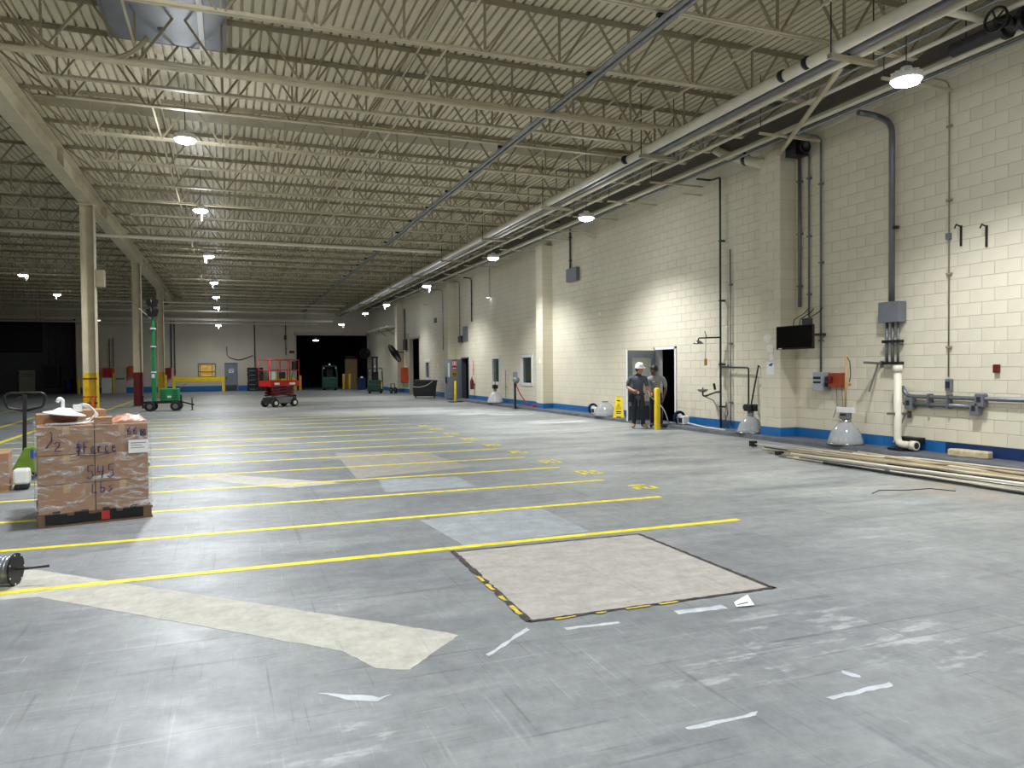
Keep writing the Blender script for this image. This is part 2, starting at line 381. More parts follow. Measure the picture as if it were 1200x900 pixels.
# bare and replaced concrete
decal('concrete_patch', [(532, 648), (748, 627), (903, 690), (624, 727)], 'slab', .004)
decal('concrete_patch', [(492, 610), (600, 597), (635, 596), (692, 623), (545, 640)], 'slab_pale', .002, .006)
decal('concrete_patch', [(392, 531), (494, 528), (551, 547.5), (418, 561)], 'slab_tan', .0015, .01)
decal('concrete_patch', [(444, 562), (536, 558.6), (558, 570), (452, 577)], 'slab_pale', .0015, .02)
decal('concrete_patch', [(180, 557), (250, 555), (400, 566), (335, 572)], 'cream_floor', .0015, .01)
decal('bare_strip', [(-60, 676), (41.5, 667.6), (400, 722.5), (470, 733), (538, 744), (479, 785), (440, 783), (424, 774), (400, 763), (45, 700), (-60, 708)], 'cream_floor', .0016, .006)
decal('bare_strip', [(200, 520), (330, 512), (345, 515), (215, 524)], 'slab_tan', .0015, .02)
def seam(p, q, wd, m, z, jit, seed=None):
    A, B = FL(*p), FL(*q); d = B-A; L_ = d.length; d.normalize(); nr = Vector((-d.y, d.x, 0)); k = int(L_/.035); top = []; bot = []
    for i in range(k+1):
        c = A+d*(L_*i/k); a = random.uniform(.35, 1)*wd; b = random.uniform(.35, 1)*wd
        top.append(c+nr*a); bot.append(c-nr*b)
    vs = [(p.x, p.y, z) for p in top+bot]; fs = [(i, i+1, k+2+i, k+1+i) for i in range(k) if m != 'crack_paint' or math.sin(i*.9+p[0])+.6*math.sin(i*.37) > -.1]
    return MB().add(vs, fs).build('cracked_joint', m, floor)
seam((530, 647), (748, 626), .012, 'crack', .0052, 0); seam((748, 626), (908, 690), .024, 'crack', .0052, 0)
seam((908, 689), (620, 729), .022, 'crack', .0052, 0); seam((530, 646), (620, 729), .03, 'crack', .0052, 0)
seam((560, 676), (612, 723), .022, 'crack_paint', .0062, 0); seam((632, 729), (800, 705), .016, 'crack_paint', .0062, 0)
for pts in ([(803, 853), (890, 834), (886, 839), (808, 856)], [(967, 818), (1042, 800), (1047, 804), (975, 820)], [(570, 767), (617, 736), (621, 738), (574, 769)],
            [(660, 736), (724, 728), (726, 731), (664, 738)], [(372, 812), (400, 814), (446, 817), (460, 813), (440, 822), (405, 820)],
            [(790, 716), (846, 709), (852, 713), (794, 720)],
            [(984, 785), (1006, 791), (1009, 795), (990, 791)]):
    decal('paint_scrap', pts, 'line_white', .0015, .007)
# ---------------------------------------------------------------- block wall
HOLES = [(16.45, 17.43, 0, 2.03), (26.2, 27.33, .92, 2.02), (29.84, 30.8, .92, 2.02), (34.28, 35.38, 0, 2.06),
         (WL(503.5, 437).y, WL(499, 437).y, 1.0, 2.0), (44.15, 46.7, 0, 3.5)]
def cells(a0, a1, z0, z1, holes):
    ys = sorted(set([a0, a1]+[h for H in holes for h in H[:2]])); zs = sorted(set([z0, z1]+[h for H in holes for h in H[2:]]))
    out = []
    for i in range(len(ys)-1):
        for j in range(len(zs)-1):
            cy, cz = (ys[i]+ys[i+1])/2, (zs[j]+zs[j+1])/2
            if not any(H[0] < cy < H[1] and H[2] < cz < H[3] for H in holes): out.append((ys[i], ys[i+1], zs[j], zs[j+1]))
    return out
mb = MB()
for c in cells(YF, YB+.2, 0, ZC+.1, HOLES): mb.box(WX+.005, WX+.22, *c)
wall = struct(mb.build('wall_right', 'wall_mortar'), 'long cream painted concrete block wall')
BH, BL, JT = .2032, .4064, .007
blocks = []
z = .27; course = 0
rows = [(.02, .27)]
while z < ZC: rows.append((z, min(z+BH, ZC+.08))); z += BH
for ci, (z0, z1) in enumerate(rows):
    y = YF+(.5*BL if ci % 2 else 0)-BL
    while y < YB:
        segs = [(max(y, YF), min(y+BL, YB))]
        for H in HOLES:
            if min(z1, H[3])-max(z0, H[2]) > .04:
                ns = []
                for a, b in segs:
                    if b <= H[0] or a >= H[1]: ns.append((a, b)); continue
                    if a < H[0]: ns.append((a, H[0]))
                    if b > H[1]: ns.append((H[1], b))
                segs = ns
        for a, b in segs:
            if b-a > .03: blocks.append((a+JT/2, b-JT/2, z0+JT/2, z1-JT/2, ci))
        y += BL
def in_view(y, z):
    d = Vector((WX, y, z))-O3; t = d.dot(AF)
    if t < .5: return None
    u, v = 600+F_PX*d.dot(AR)/t, 450-F_PX*d.dot(AU)/t
    return t if -5 < u < 1215 and -10 < v < 905 else None
vis = sorted([(in_view((b[0]+b[1])/2, (b[2]+b[3])/2), i) for i, b in enumerate(blocks) if in_view((b[0]+b[1])/2, (b[2]+b[3])/2)])
near = set(i for t, i in vis[:300])
bm_cache = {}
def block_mesh(dy, dz, m):
    k = (round(dy, 3), round(dz, 3), m)
    if k not in bm_cache:
        q = .004
        mbk = MB(); a, b = dy/2, dz/2
        vs = [(0, -a+q, -b+q), (0, a-q, -b+q), (0, a-q, b-q), (0, -a+q, b-q), (.006, -a, -b), (.006, a, -b), (.006, a, b), (.006, -a, b)]
        mbk.add(vs, [(0, 3, 2, 1), (0, 1, 5, 4), (1, 2, 6, 5), (2, 3, 7, 6), (3, 0, 4, 7)])
        me = bpy.data.meshes.new('block'); me.from_pydata(mbk.v, [], mbk.f); me.materials.append(MATS[m]); me.update(); bm_cache[k] = me
    return bm_cache[k]
rest = MB()
for i, (a, b, z0, z1, ci) in enumerate(blocks):
    m = 'wall_paint' if ci else ('navy_paint' if (a+b)/2 < 8.82 else 'blue_paint')
    if i in near:
        link_mesh('block', block_mesh(b-a, z1-z0, m), wall, (WX, (a+b)/2, (z0+z1)/2))
    else:
        q = .004; mi = 0 if ci else (2 if (a+b)/2 < 8.82 else 1)
        rest.add([(WX, a+q, z0+q), (WX, b-q, z0+q), (WX, b-q, z1-q), (WX, a+q, z1-q), (WX+.006, a, z0), (WX+.006, b, z0), (WX+.006, b, z1), (WX+.006, a, z1)],
                 [(0, 3, 2, 1), (0, 1, 5, 4), (1, 2, 6, 5), (2, 3, 7, 6), (3, 0, 4, 7)], mi)
o = rest.build('far_blocks', ['wall_paint', 'blue_paint', 'navy_paint'], wall); o['kind'] = 'stuff'
for a, b_, m in ((YF, 8.82, 'navy_paint'), (8.82, 16.4, 'blue_paint'), (17.48, 34.2, 'blue_paint'), (35.45, 44.0, 'blue_paint'), (46.85, YB, 'blue_paint')):
    MB().box(WX+.0028, WX+.005, a, b_, .01, .27).build('painted_band', m, wall)
# peeled paint spots
def peel(px, py, wpx, hpx, X=WX, parent=None):
    pts = []; k = 14
    for i in range(k):
        th = 2*PI*i/k; rr = random.uniform(.55, 1.1); q = WL(px+math.cos(th)*wpx*rr, py+math.sin(th)*hpx*rr, X-.003); pts.append(q)
    c = sum(pts, Vector())/k
    vs = [c+Vector((-.002, 0, 0))]+pts
    MB().add(vs, [(0, 1+i, 1+(i+1) % k) for i in range(k)]).build('peeled_paint', 'peel', parent or wall)
for a in ((634, 381, 2.5, 5), (634, 395, 1.5, 3), (703, 368, 1.6, 3), (664, 390, 1.2, 2), (727, 405, 1, 2), (555, 405, 1, 2), (508, 404, 1, 3), (513, 428, 1, 3),
          (980, 365, 2, 1.5), (965, 389, 3, 2), (1170, 402, 1, 2), (1066, 494, 1, 1), (1194, 482, 1.5, 2)): peel(*a)
# pilasters of the same block
def pilaster(i):
    y0 = 12.07+12.19*i; y1 = y0+.6; xf = WX-.4; top = 5.95
    root = empty_struct('pilaster', 'cream block pilaster on the long wall'); root.location = (0, 0, 0)
    MB().box(xf+.006, WX, y0+.006, y1-.006, 0, top).build('core', 'wall_mortar', root)
    if i < 1:
        for ci, (z0, z1) in enumerate(rows):
            if z1 > top+.05: break
            m = 'wall_paint' if ci else 'blue_paint'
            cuts = ((y0, y1-.2), (y1-.2, y1)) if ci % 2 else ((y0, y0+.2), (y0+.2, y1))
            for k, (a, b) in enumerate(cuts):
                q = MB(); q.box(xf, WX-.001, a+(JT/2 if k else 0), b-(0 if k else JT/2), z0+JT/2, z1-JT/2)
                q.build('block', m, root)
    else:
        q = MB()
        for ci, (z0, z1) in enumerate(rows):
            if z1 > top+.05: break
            q.box(xf, WX-.001, y0, y1, z0+JT/2, z1-JT/2, 0 if ci else 1)
        q = q.build('blocks', ['wall_paint', 'blue_paint'], root); q['kind'] = 'stuff'
    return root
PIL = [pilaster(i) for i in range(5) if 12.07+12.19*i < 60]
for a in ((899, 397, 5, 6), (902, 408, 5, 7), (904, 418, 3, 5)): peel(*a, X=WX-.4, parent=PIL[0])
for a in ((633, 423, 2, 5), ): peel(*a, X=WX-.4, parent=PIL[1])
# kerb along the wall foot
mb = MB(); ys = [YF+.02+i*.25 for i in range(int((36.5-YF)/.25))]; k = len(ys)
vs = []
for y in ys:
    e = 10.35+random.uniform(-.012, .012); h = .09+random.uniform(-.006, .003)
    vs += [(e-.015, y, 0), (e, y, h-.012), (e+.015, y, h), (WX+.002, y, .09)]
for i in range(k-1):
    for j in range(3): mb.add([], []); mb.f.append((i*4+j, i*4+j+1, (i+1)*4+j+1, (i+1)*4+j)); mb.m.append(0); mb.s.append(False)
mb.v = vs; mb.f += [(0, 1, 2, 3), tuple((k-1)*4+j for j in (3, 2, 1, 0))]; mb.m += [0, 0]; mb.s += [False, False]
struct(mb.build('baseboard_right', 'kerb'), 'low worn concrete kerb along the wall foot')
# ---------------------------------------------------------------- back, left and front walls
BHOLES = [(XL, -10.35, 0, 5.35), (5.09, 10.74, 0, 4.37), (-2.11, -.98, 1.15, 2.08), (-.23, .61, 0, 2.13)]
mb = MB()
for c in cells(XL, WX+.2, 0, ZC+.1, BHOLES): mb.box(c[0], c[1], YB, YB+.25, c[2], c[3])
wb = struct(mb.build('wall_back', 'back_wall'), 'far cream end wall')
mb = MB()
for a, b in ((-10.3, -.3), (.68, 5.0)): mb.box(a, b, YB-.006, YB, 0, .42)
struct(mb.build('baseboard_back', 'blue_paint'))
struct(MB().box(XL-.2, XL, YF, YB, 0, ZC+.1).build('wall_left', 'back_wall'))
struct(MB().box(XL-.2, WX+.2, YF-.2, YF, 0, ZC+.1).build('wall_front', 'wall_paint'))
YA = 65.8
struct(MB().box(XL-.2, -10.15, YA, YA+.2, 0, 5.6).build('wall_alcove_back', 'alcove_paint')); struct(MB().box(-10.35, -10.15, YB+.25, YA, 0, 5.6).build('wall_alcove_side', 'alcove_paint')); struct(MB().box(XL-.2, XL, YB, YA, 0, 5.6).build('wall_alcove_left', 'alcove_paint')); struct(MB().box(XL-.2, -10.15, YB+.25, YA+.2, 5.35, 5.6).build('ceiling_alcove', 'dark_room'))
# dark rooms behind the openings
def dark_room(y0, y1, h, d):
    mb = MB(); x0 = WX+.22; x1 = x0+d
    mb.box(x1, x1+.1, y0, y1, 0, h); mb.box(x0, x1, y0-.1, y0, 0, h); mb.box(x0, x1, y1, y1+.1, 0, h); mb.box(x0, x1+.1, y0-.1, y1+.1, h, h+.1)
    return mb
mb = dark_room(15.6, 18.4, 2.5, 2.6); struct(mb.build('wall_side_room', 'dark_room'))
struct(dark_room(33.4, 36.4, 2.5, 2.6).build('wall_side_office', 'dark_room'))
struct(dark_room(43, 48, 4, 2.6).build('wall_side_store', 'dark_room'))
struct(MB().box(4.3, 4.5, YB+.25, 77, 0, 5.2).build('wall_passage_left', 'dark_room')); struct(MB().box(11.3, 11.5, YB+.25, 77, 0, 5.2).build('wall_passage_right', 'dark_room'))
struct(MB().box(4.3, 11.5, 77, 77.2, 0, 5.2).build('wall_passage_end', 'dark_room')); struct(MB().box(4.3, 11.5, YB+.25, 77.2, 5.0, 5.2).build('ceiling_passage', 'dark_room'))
mb = MB(); mb.box(4.95, 5.09, YB-.06, YB+.25, 0, 4.5); mb.box(10.74, 10.86, YB-.06, YB+.25, 0, 4.5); mb.box(4.95, 10.86, YB-.06, YB+.25, 4.37, 4.62)
struct(mb.build('trim_1', 'tan_panel'), 'frame around the tall dark passage opening')
for y0, y1, zz in ((26.2, 27.33, 0), (29.84, 30.8, 0), (HOLES[4][0], HOLES[4][1], 1)):
    pass
def window(n, y0, y1, z0, z1):
    fr = MB()
    for a in ((y0-.06, y0+.05, z0-.06, z1+.06), (y1-.05, y1+.06, z0-.06, z1+.06), (y0, y1, z0-.06, z0+.05), (y0, y1, z1-.05, z1+.06)): fr.box(WX-.03, WX+.14, *a)
    root = struct(fr.build('window_%d' % n, 'white'), 'dark interior window in a pale frame')
    MB().box(WX+.06, WX+.075, y0+.04, y1-.04, z0+.04, z1-.04).build('pane', 'glass_dark', root)
window(1, *HOLES[1]); window(2, *HOLES[2]); window(3, *HOLES[4])
# ---------------------------------------------------------------- doors
def door_frame(n, y0, y1, z1, m):
    mb = MB(); t = .05
    mb.box(WX-.03, WX+.22, y0-t, y0+.015, .0, z1+t); mb.box(WX-.03, WX+.22, y1-.015, y1+t, .0, z1+t); mb.box(WX-.03, WX+.22, y0-t, y1+t, z1-.015, z1+t)
    return struct(mb.build('door_%d' % n, m))
d1 = door_frame(1, 16.45, 17.43, 2.03, 'white'); d1['label'] = 'doorway with open grey half-glazed door'
def leaf(parent, p, ang, wd, ht, z0):
    """door leaf hinged at p, extending along local +x"""
    e = bpy.data.objects.new('door_leaf', None); COL.objects.link(e); e.parent = parent; e.location = p; e.rotation_euler = (0, 0, ang)
    return e
# leaf of door 1: perpendicular to the wall, its face towards the camera
lf = MB(); h1 = Vector((WX-.03, 17.40, 0)); fe = Vector((9.957, 17.26, 0)); dv = (fe-h1).normalized(); nv = Vector((-dv.y, dv.x, 0))   # nv points to camera or away
if nv.y > 0: nv = -nv
Rl = Matrix((dv, nv, Vector((0, 0, 1)))).transposed()
def lbox(mb, a, b, t0, t1, z0, z1, H0, R, mi=0):
    c = H0+R @ Vector(((a+b)/2, (t0+t1)/2, (z0+z1)/2)); mb.cbox(c, (b-a, t1-t0, z1-z0), mi, R)
W1 = (fe-h1).length
for a in ((0, .16, .1, 2.0), (W1-.16, W1, .1, 2.0), (.16, W1-.16, 1.80, 2.0), (.16, W1-.16, .1, .62)): lbox(lf, a[0], a[1], -.022, .022, a[2], a[3], h1, Rl)
L1 = lf.build('door_leaf', 'door_grey', d1)
q = MB(); lbox(q, .16, W1-.16, -.008, .008, .62, 1.80, h1, Rl); q.build('pane', 'glass_pale', L1)
q = MB(); lbox(q, .03, W1-.03, .022, .026, .12, .5, h1, Rl); q.build('kick_plate', 'door_dark', L1)
q = MB(); lbox(q, W1-.11, W1-.05, .022, .06, .98, 1.02, h1, Rl); lbox(q, W1-.2, W1-.05, .05, .07, .985, 1.015, h1, Rl); q.build('door_handle', 'chrome_dark', L1)
q = MB(); lbox(q, W1, W1+.004, -.024, .024, .1, 2.0, h1, Rl); q.build('edge_strip', 'white', L1)
d2 = door_frame(2, 34.28, 35.38, 2.06, 'door_dark'); d2['label'] = 'doorway with wide grey door standing open and warning signs'
h2 = Vector((WX-.03, 35.34, 0)); fe2 = Vector((9.93, 35.0, 0)); dv = (fe2-h2).normalized(); nv = Vector((-dv.y, dv.x, 0))
if nv.y > 0: nv = -nv
R2 = Matrix((dv, nv, Vector((0, 0, 1)))).transposed(); W2 = (fe2-h2).length
q = MB(); lbox(q, 0, W2, -.025, .025, .1, 2.03, h2, R2); L2 = q.build('door_leaf', 'door_grey', d2)
q = MB(); lbox(q, W2-.30, W2-.18, .025, .03, 1.15, 1.85, h2, R2); q.build('pane', 'glass_pale', L2)
q = MB(); lbox(q, W2-.10, W2-.04, .025, .06, .85, 1.15, h2, R2); q.build('lock_plate', 'black', L2)
def sign(mb_list, parent, a, b, z0, z1, bars, base, ink, R, H0):
    q = MB(); lbox(q, a, b, .025, .028, z0, z1, H0, R); s_ = q.build('warning_sign', base, parent)
    q = MB()
    for (u0, u1, v0, v1) in bars: lbox(q, a+(b-a)*u0, a+(b-a)*u1, .028, .030, z0+(z1-z0)*v0, z0+(z1-z0)*v1, H0, R)
    q.build('lettering', ink, s_)
sign(None, L2, W2-.72, W2-.45, 1.66, 1.98, [(.1, .25, .15, .85), (.35, .6, .2, .85), (.75, .9, .15, .85)], 'sign_red', 'white', R2, h2)
sign(None, L2, W2-.75, W2-.42, 1.52, 1.64, [(.12, .88, .35, .65)], 'sign_red', 'white', R2, h2)
sign(None, L2, W2-.75, W2-.42, 1.16, 1.40, [(.1, .9, .66, .8), (.15, .85, .42, .54), (.2, .8, .18, .3)], 'sign_yellow', 'black', R2, h2)
mb = MB()
for a in ((44.05, 44.17, 0, 3.6), (46.68, 46.8, 0, 3.6), (44.05, 46.8, 3.48, 3.6)): mb.box(WX-.02, WX+.2, *a)
struct(mb.build('door_3', 'tan_panel'), 'tall dark doorway frame near the end of the wall')
db = struct(MB().box(-.23, .61, YB+.04, YB+.09, 0, 2.13).build('door_4', 'door_grey'), 'grey door in the far end wall')
MB().box(-.22, .60, YB+.02, YB+.04, .02, .46).build('kick_plate', 'door_dark', db)
q = MB().box(.02, .38, YB+.03, YB+.04, 1.42, 1.72).build('notice', 'white', db)
MB().box(.06, .18, YB+.02, YB+.03, 1.60, 1.66).box(.22, .34, YB+.02, YB+.03, 1.60, 1.66).box(.14, .26, YB+.02, YB+.03, 1.48, 1.54).build('lettering', 'black', q)
MB().box(-.19, -.13, YB, YB+.04, .9, 1.12).build('door_handle', 'chrome_dark', db)
mb = MB()
for a in ((-.29, -.23, 0, 2.2), (.61, .67, 0, 2.2), (-.29, .67, 2.13, 2.2)): mb.box(a[0], a[1], YB-.03, YB+.09, a[2], a[3])
mb.build('door_frame', 'door_grey', db)
mb = MB()
for a in ((-2.19, -2.11, 1.07, 2.16), (-.98, -.90, 1.07, 2.16), (-2.11, -.98, 1.07, 1.15), (-2.11, -.98, 2.08, 2.16), (-2.03, -1.99, 1.15, 2.08), (-1.2, -1.16, 1.15, 2.08), (-2.11, -.98, 1.50, 1.54)):
    mb.box(a[0], a[1], YB-.03, YB+.06, a[2], a[3])
w4 = struct(mb.build('window_4', 'steel_grey'), 'amber lit window in the far end wall')
MB().box(-2.11, -.98, YB+.08, YB+.1, 1.15, 2.08).build('pane', 'window_warm', w4)
# ---------------------------------------------------------------- roof deck
mb = MB(); pitch = .1524; prof = []; x = XL
while x < WX+.2:
    prof += [(x, 7.04), (x+.104, 7.04), (x+.112, 7.10), (x+.144, 7.10)]; x += pitch
vs = [(p[0], YF, p[1]) for p in prof]+[(p[0], YB+.2, p[1]) for p in prof]; k = len(prof)
mb.add(vs, [(i, i+1, k+i+1, k+i) for i in range(k-1)])
mb.box(XL, WX+.2, YF, YB+.2, 7.12, 7.2)
ceil = struct(mb.build('ceiling', 'deck_paint'), 'cream corrugated steel roof deck')
MB().box(-3.5, 10.9, 16.95, 17.55, 7.0, 7.035).build('deck_closure', 'steel_tan', ceil)
MB().box(-3.5, 10.9, 41.0, 41.5, 7.0, 7.035).build('deck_closure', 'steel_tan', ceil)
# ---------------------------------------------------------------- main beam and columns
BX, CY = -3.785, [24.66, 36.85, 49.04]
mb = MB(); mb.box(BX-.17, BX+.17, YF, YB, 6.43, 6.455); mb.box(BX-.01, BX+.01, YF, YB, 6.455, 6.93); mb.box(BX-.17, BX+.17, YF, YB, 6.93, 6.955)
beam = struct(mb.build('roof_beam', 'steel_cream'), 'cream steel roof girder carried on the columns')
for y in (15.2, 20.6, 27.4, 39.6, 51.8):
    MB().box(BX+.012, BX+.14, y-.008, y+.008, 6.46, 6.925).build('stiffener', 'steel_cream', beam)
def column(y, paint, lab, cat='column'):
    root = empty_struct('steel_column', lab, (BX, y, 0))
    def sect(mb, z0, z1, g=0.0):
        w_, d_, t = .18+g, .18+g, .022+g
        mb.box(-w_, w_, -d_, -d_+t, z0, z1); mb.box(-w_, w_, d_-t, d_, z0, z1); mb.box(-.012-g, .012+g, -d_+t, d_-t, z0, z1); return mb
    m0 = MB(); sect(m0, 1.52, 6.43)
    R = Matrix.Rotation(PI/2, 3, 'Z'); m0.v = [tuple(R @ Vector(p)) for p in m0.v]
    m0.build('shaft', 'steel_cream', root)
    m1 = MB(); sect(m1, .02, 1.52, .003); m1.v = [tuple(R @ Vector(p)) for p in m1.v]; m1.build('painted_base', paint, root)
    MB().box(-.25, .25, -.25, .25, 0, .025).build('base_plate', 'steel_grey', root)
    MB().box(-.26, .26, -.24, .24, 6.405, 6.43).build('cap_plate', 'steel_cream', root)
    return root
c1 = column(CY[0], 'yellow_old', 'cream steel column with yellow foot banded by dark straps')
q = MB()
for z in (.62, 1.33): q.box(-.19, .19, -.192, -.186, z, z+.04)
q.build('strap', 'black', c1)
MB().box(-.19, .19, -.193, -.186, .80, .84).build('strap', 'red', c1)
MB().box(.02, .10, -.194, -.187, .05, .78).build('stripe', 'orange', c1)
c2 = column(CY[1], 'dark_red', 'cream steel column with a dark red foot'); c3 = column(CY[2], 'yellow_old', 'cream steel column with yellow foot near the end wall')
# ---------------------------------------------------------------- open-web joists
XA, XB, ZB, ZT = BX+.17, WX-.03, 6.25, 7.0
NODE0, NP = 2.42, 1.22
def joist_meshes(xa, xb, n0):
    nodes = []; k = -30
    while k < 40:
        x = n0+NP*k
        if xa+.9 < x < xb-.9: nodes.append(x)
        k += 1
    t = MB()
    for s in (-1, 1): t.box(xa-.12, xb, s*.008 if s > 0 else -.058, .058 if s > 0 else -.008, ZT+.026, ZT+.033); t.box(xa-.12, xb, s*.008 if s > 0 else -.015, .015 if s > 0 else -.008, ZT-.03, ZT+.026)
    b = MB(); x0, x1 = nodes[0]-.2, nodes[-1]+.2
    for s in (-1, 1): b.box(x0, x1, s*.008 if s > 0 else -.05, .05 if s > 0 else -.008, ZB-.028, ZB-.021); b.box(x0, x1, s*.008 if s > 0 else -.015, .015 if s > 0 else -.008, ZB-.021, ZB+.03)
    return nodes, t, b, x0, x1
nodes, tmb, bmb, bx0, bx1 = joist_meshes(XA, XB, NODE0)
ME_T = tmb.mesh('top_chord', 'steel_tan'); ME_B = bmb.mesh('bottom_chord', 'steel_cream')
def web(mb, p, q): return mb.bar(p, q, .032, .032, 0, (0, 1, 0))
ME_V = web(MB(), (0, 0, ZB+.02), (0, 0, ZT)).mesh('web_bar', 'steel_tan')  # webs take the darkened tone in place of real shade
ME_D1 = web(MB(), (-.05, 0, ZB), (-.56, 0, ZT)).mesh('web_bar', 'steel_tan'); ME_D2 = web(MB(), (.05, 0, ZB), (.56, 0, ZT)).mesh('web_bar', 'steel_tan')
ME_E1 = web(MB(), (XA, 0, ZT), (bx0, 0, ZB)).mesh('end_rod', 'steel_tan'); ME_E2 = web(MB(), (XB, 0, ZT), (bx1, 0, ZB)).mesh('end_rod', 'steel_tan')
allw = MB()
for x in nodes:
    web(allw, (x, 0, ZB+.02), (x, 0, ZT)); web(allw, (x-.05, 0, ZB), (x-.56, 0, ZT)); web(allw, (x+.05, 0, ZB), (x+.56, 0, ZT))
web(allw, (XA, 0, ZT), (bx0, 0, ZB)); web(allw, (XB, 0, ZT), (bx1, 0, ZB))
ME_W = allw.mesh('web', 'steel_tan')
JY = [24.66+2.032*k for k in range(-10, 18)]
def joist(y, lab, detail):
    r = empty_struct('roof_joist', lab, (0, y, 0))
    link_mesh('top_chord', ME_T, r); link_mesh('bottom_chord', ME_B, r)
    if detail:
        for x in nodes:
            link_mesh('web_bar', ME_V, r, (x, 0, 0)); link_mesh('web_bar', ME_D1, r, (x, 0, 0)); link_mesh('web_bar', ME_D2, r, (x, 0, 0))
        link_mesh('end_rod', ME_E1, r); link_mesh('end_rod', ME_E2, r)
    else: link_mesh('web', ME_W, r)['kind'] = 'stuff'
    return r
for y in JY+[13.55]:
    joist(y, 'open-web cream steel roof joist between girder and block wall', y < 25)
lx0, lx1 = XL+.05, BX-.17
n2, t2, b2, lb0, lb1 = joist_meshes(lx0, lx1, NODE0-.3)
aw = MB()
for x in n2:
    web(aw, (x, 0, ZB+.02), (x, 0, ZT)); web(aw, (x-.05, 0, ZB), (x-.56, 0, ZT)); web(aw, (x+.05, 0, ZB), (x+.56, 0, ZT))
web(aw, (lx0, 0, ZT), (lb0, 0, ZB)); web(aw, (lx1, 0, ZT), (lb1, 0, ZB))
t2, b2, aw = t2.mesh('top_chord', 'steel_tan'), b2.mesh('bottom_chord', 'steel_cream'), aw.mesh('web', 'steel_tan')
for y in JY:
    if y < 14: continue
    r = empty_struct('roof_joist', 'open-web steel roof joist in the darker side bay', (0, y, 0))
    link_mesh('top_chord', t2, r); link_mesh('bottom_chord', b2, r); link_mesh('web', aw, r)['kind'] = 'stuff'
def along(name, x, z, y0, y1, r, m, label=None, cat=None, n=8, group=None):
    o = MB().tube([(x, y0, z), (x, y1, z)], r, n).build(name, m)
    return o
for x, z in ((-1.2, 6.97), (3.1, 6.97), (3.1, 6.30), (7.4, 6.97), (7.4, 6.30), (-8.5, 6.30), (-1.2, 6.30)):
    struct(MB().bar((x, 4, z), (x, YB, z), .03, .03).build('joist_bridging', 'steel_cream'), 'thin steel bridging angle tying the joists')
# ---------------------------------------------------------------- overhead services
def run_pipe(name, label, cat, pts, r, m, n=10, group=None, couplings=0, cm=None, straps=None):
    o = MB().tube(bend(pts, .15), r, n).build(name, m); tag(o, label, cat, group)
    a, b = Vector(pts[0]), Vector(pts[-1])
    for i in range(couplings):
        c = a.lerp(b, (i+.5)/couplings); d = (b-a).normalized()
        MB().tube([c-d*.05, c+d*.05], r*1.22, n).build('coupling', cm or m, o)
    return o
r0 = thing('conduit_run', 'pair of galvanised conduits strapped under the joists', 'conduit', (5.45, 4, 6.12))
for dx in (-.055, .055): MB().tube([(dx, 0, 0), (dx, 19.4, 0), (dx+.05, 20, .0), (dx+.05, 56, 0)], .034, 10).build('conduit', 'pipe_steel', r0)
for y in JY:
    if 4 < y < 59: MB().box(-.12, .12, y-4-.03, y-4+.03, .028, .07).build('strap', 'black', r0)
r1 = thing('trapeze_pipe_rack', 'cream overhead pipes carried on trapeze hangers', 'pipes', (7.95, 4, 5.9))
MB().tube([(-.1, 0, 0), (-.02, 10, 0), (.2, 56, 0)], .085, 14).build('large_pipe', 'pipe_white', r1)
MB().tube([(.15, 0, -.01), (.2, 10, -.01), (.36, 56, -.01)], .05, 10).build('middle_pipe', 'conduit_grey', r1)
MB().tube([(.32, 0, -.02), (.4, 10, -.02), (.52, 56, -.02)], .055, 10).build('small_pipe', 'pipe_white', r1)
for k, y in enumerate([7.9-4, 12.9-4, 17.9-4, 22.9-4, 27.9-4, 33-4, 38-4, 43-4, 48-4, 53-4]):
    dx = y*.004
    MB().box(-.22+dx, .62+dx, y-.04, y+.04, -.15, -.09).build('trapeze_bar', 'steel_tan', r1)
    for xx in (-.19, .58): MB().tube([(xx+dx, y, -.1), (xx+dx, y, 1.13)], .01, 6).build('hanger_rod', 'dark_pipe', r1)
for y in (.4+4, 4.9, 9.6): MB().tube([(-.1, y, 0), (-.1, y+.06, 0)], .091, 14).build('pipe_marker', 'black', r1)
# bundle along the top of the wall
for k, (x, z, r, m, lab) in enumerate([(9.98, 6.0, .03, 'pipe_white', 'slim white pipe running high along the block wall'), (10.14, 6.08, .055, 'pipe_white', 'cream sprinkler main high beside the block wall'),
        (10.3, 6.02, .026, 'pipe_steel', 'bare steel conduit high beside the block wall'), (9.28, 6.2, .022, 'pipe_steel', 'thin steel conduit between pipe rack and block wall'), (9.56, 6.16, .035, 'pipe_white', 'pale pipe nearest the pipe rack above the wall aisle')]):
    run_pipe('overhead_pipe', lab, 'pipe', [(x, 4.2, z), (x, 59, z)], r, m, 10, couplings=6)
struct(MB().box(10.5, 10.92, YF, YB, 6.33, 6.35).box(10.5, 10.52, YF, YB, 6.35, 6.6).build('trim_2', 'ledger'), 'dark steel ledger channel at the wall top')
for y in (8.55, 11.35, 15.2, 17.3, 19.4, 21.5, 25.6, 27.6, 30, 33, 36, 40, 44, 48, 52):
    h = tag(MB().box(9.42, 10.9, y-.02, y+.02, 5.92, 5.96).build('pipe_bracket', 'steel_cream'), 'steel angle bracket carrying pipes from the block wall', 'bracket', 'pipe brackets along the block wall')
    MB().tube([(9.46, y, 5.94), (9.46, y, 7.04)], .008, 6).build('hanger_rod', 'dark_pipe', h)
st = tag(MB().bar(WL(985, 80, 8.7), WL(913, 181, 10.53), .07, .05).build('brace', 'steel_cream'), 'slanting cream steel brace from pipe rack to pilaster top', 'brace')
P0, P1 = WL(848, 176, 10.43), WL(893, 192, 10.5)
e = thing('drain_elbow', 'fat cream drain elbow entering the block pilaster top', 'pipe', P0)
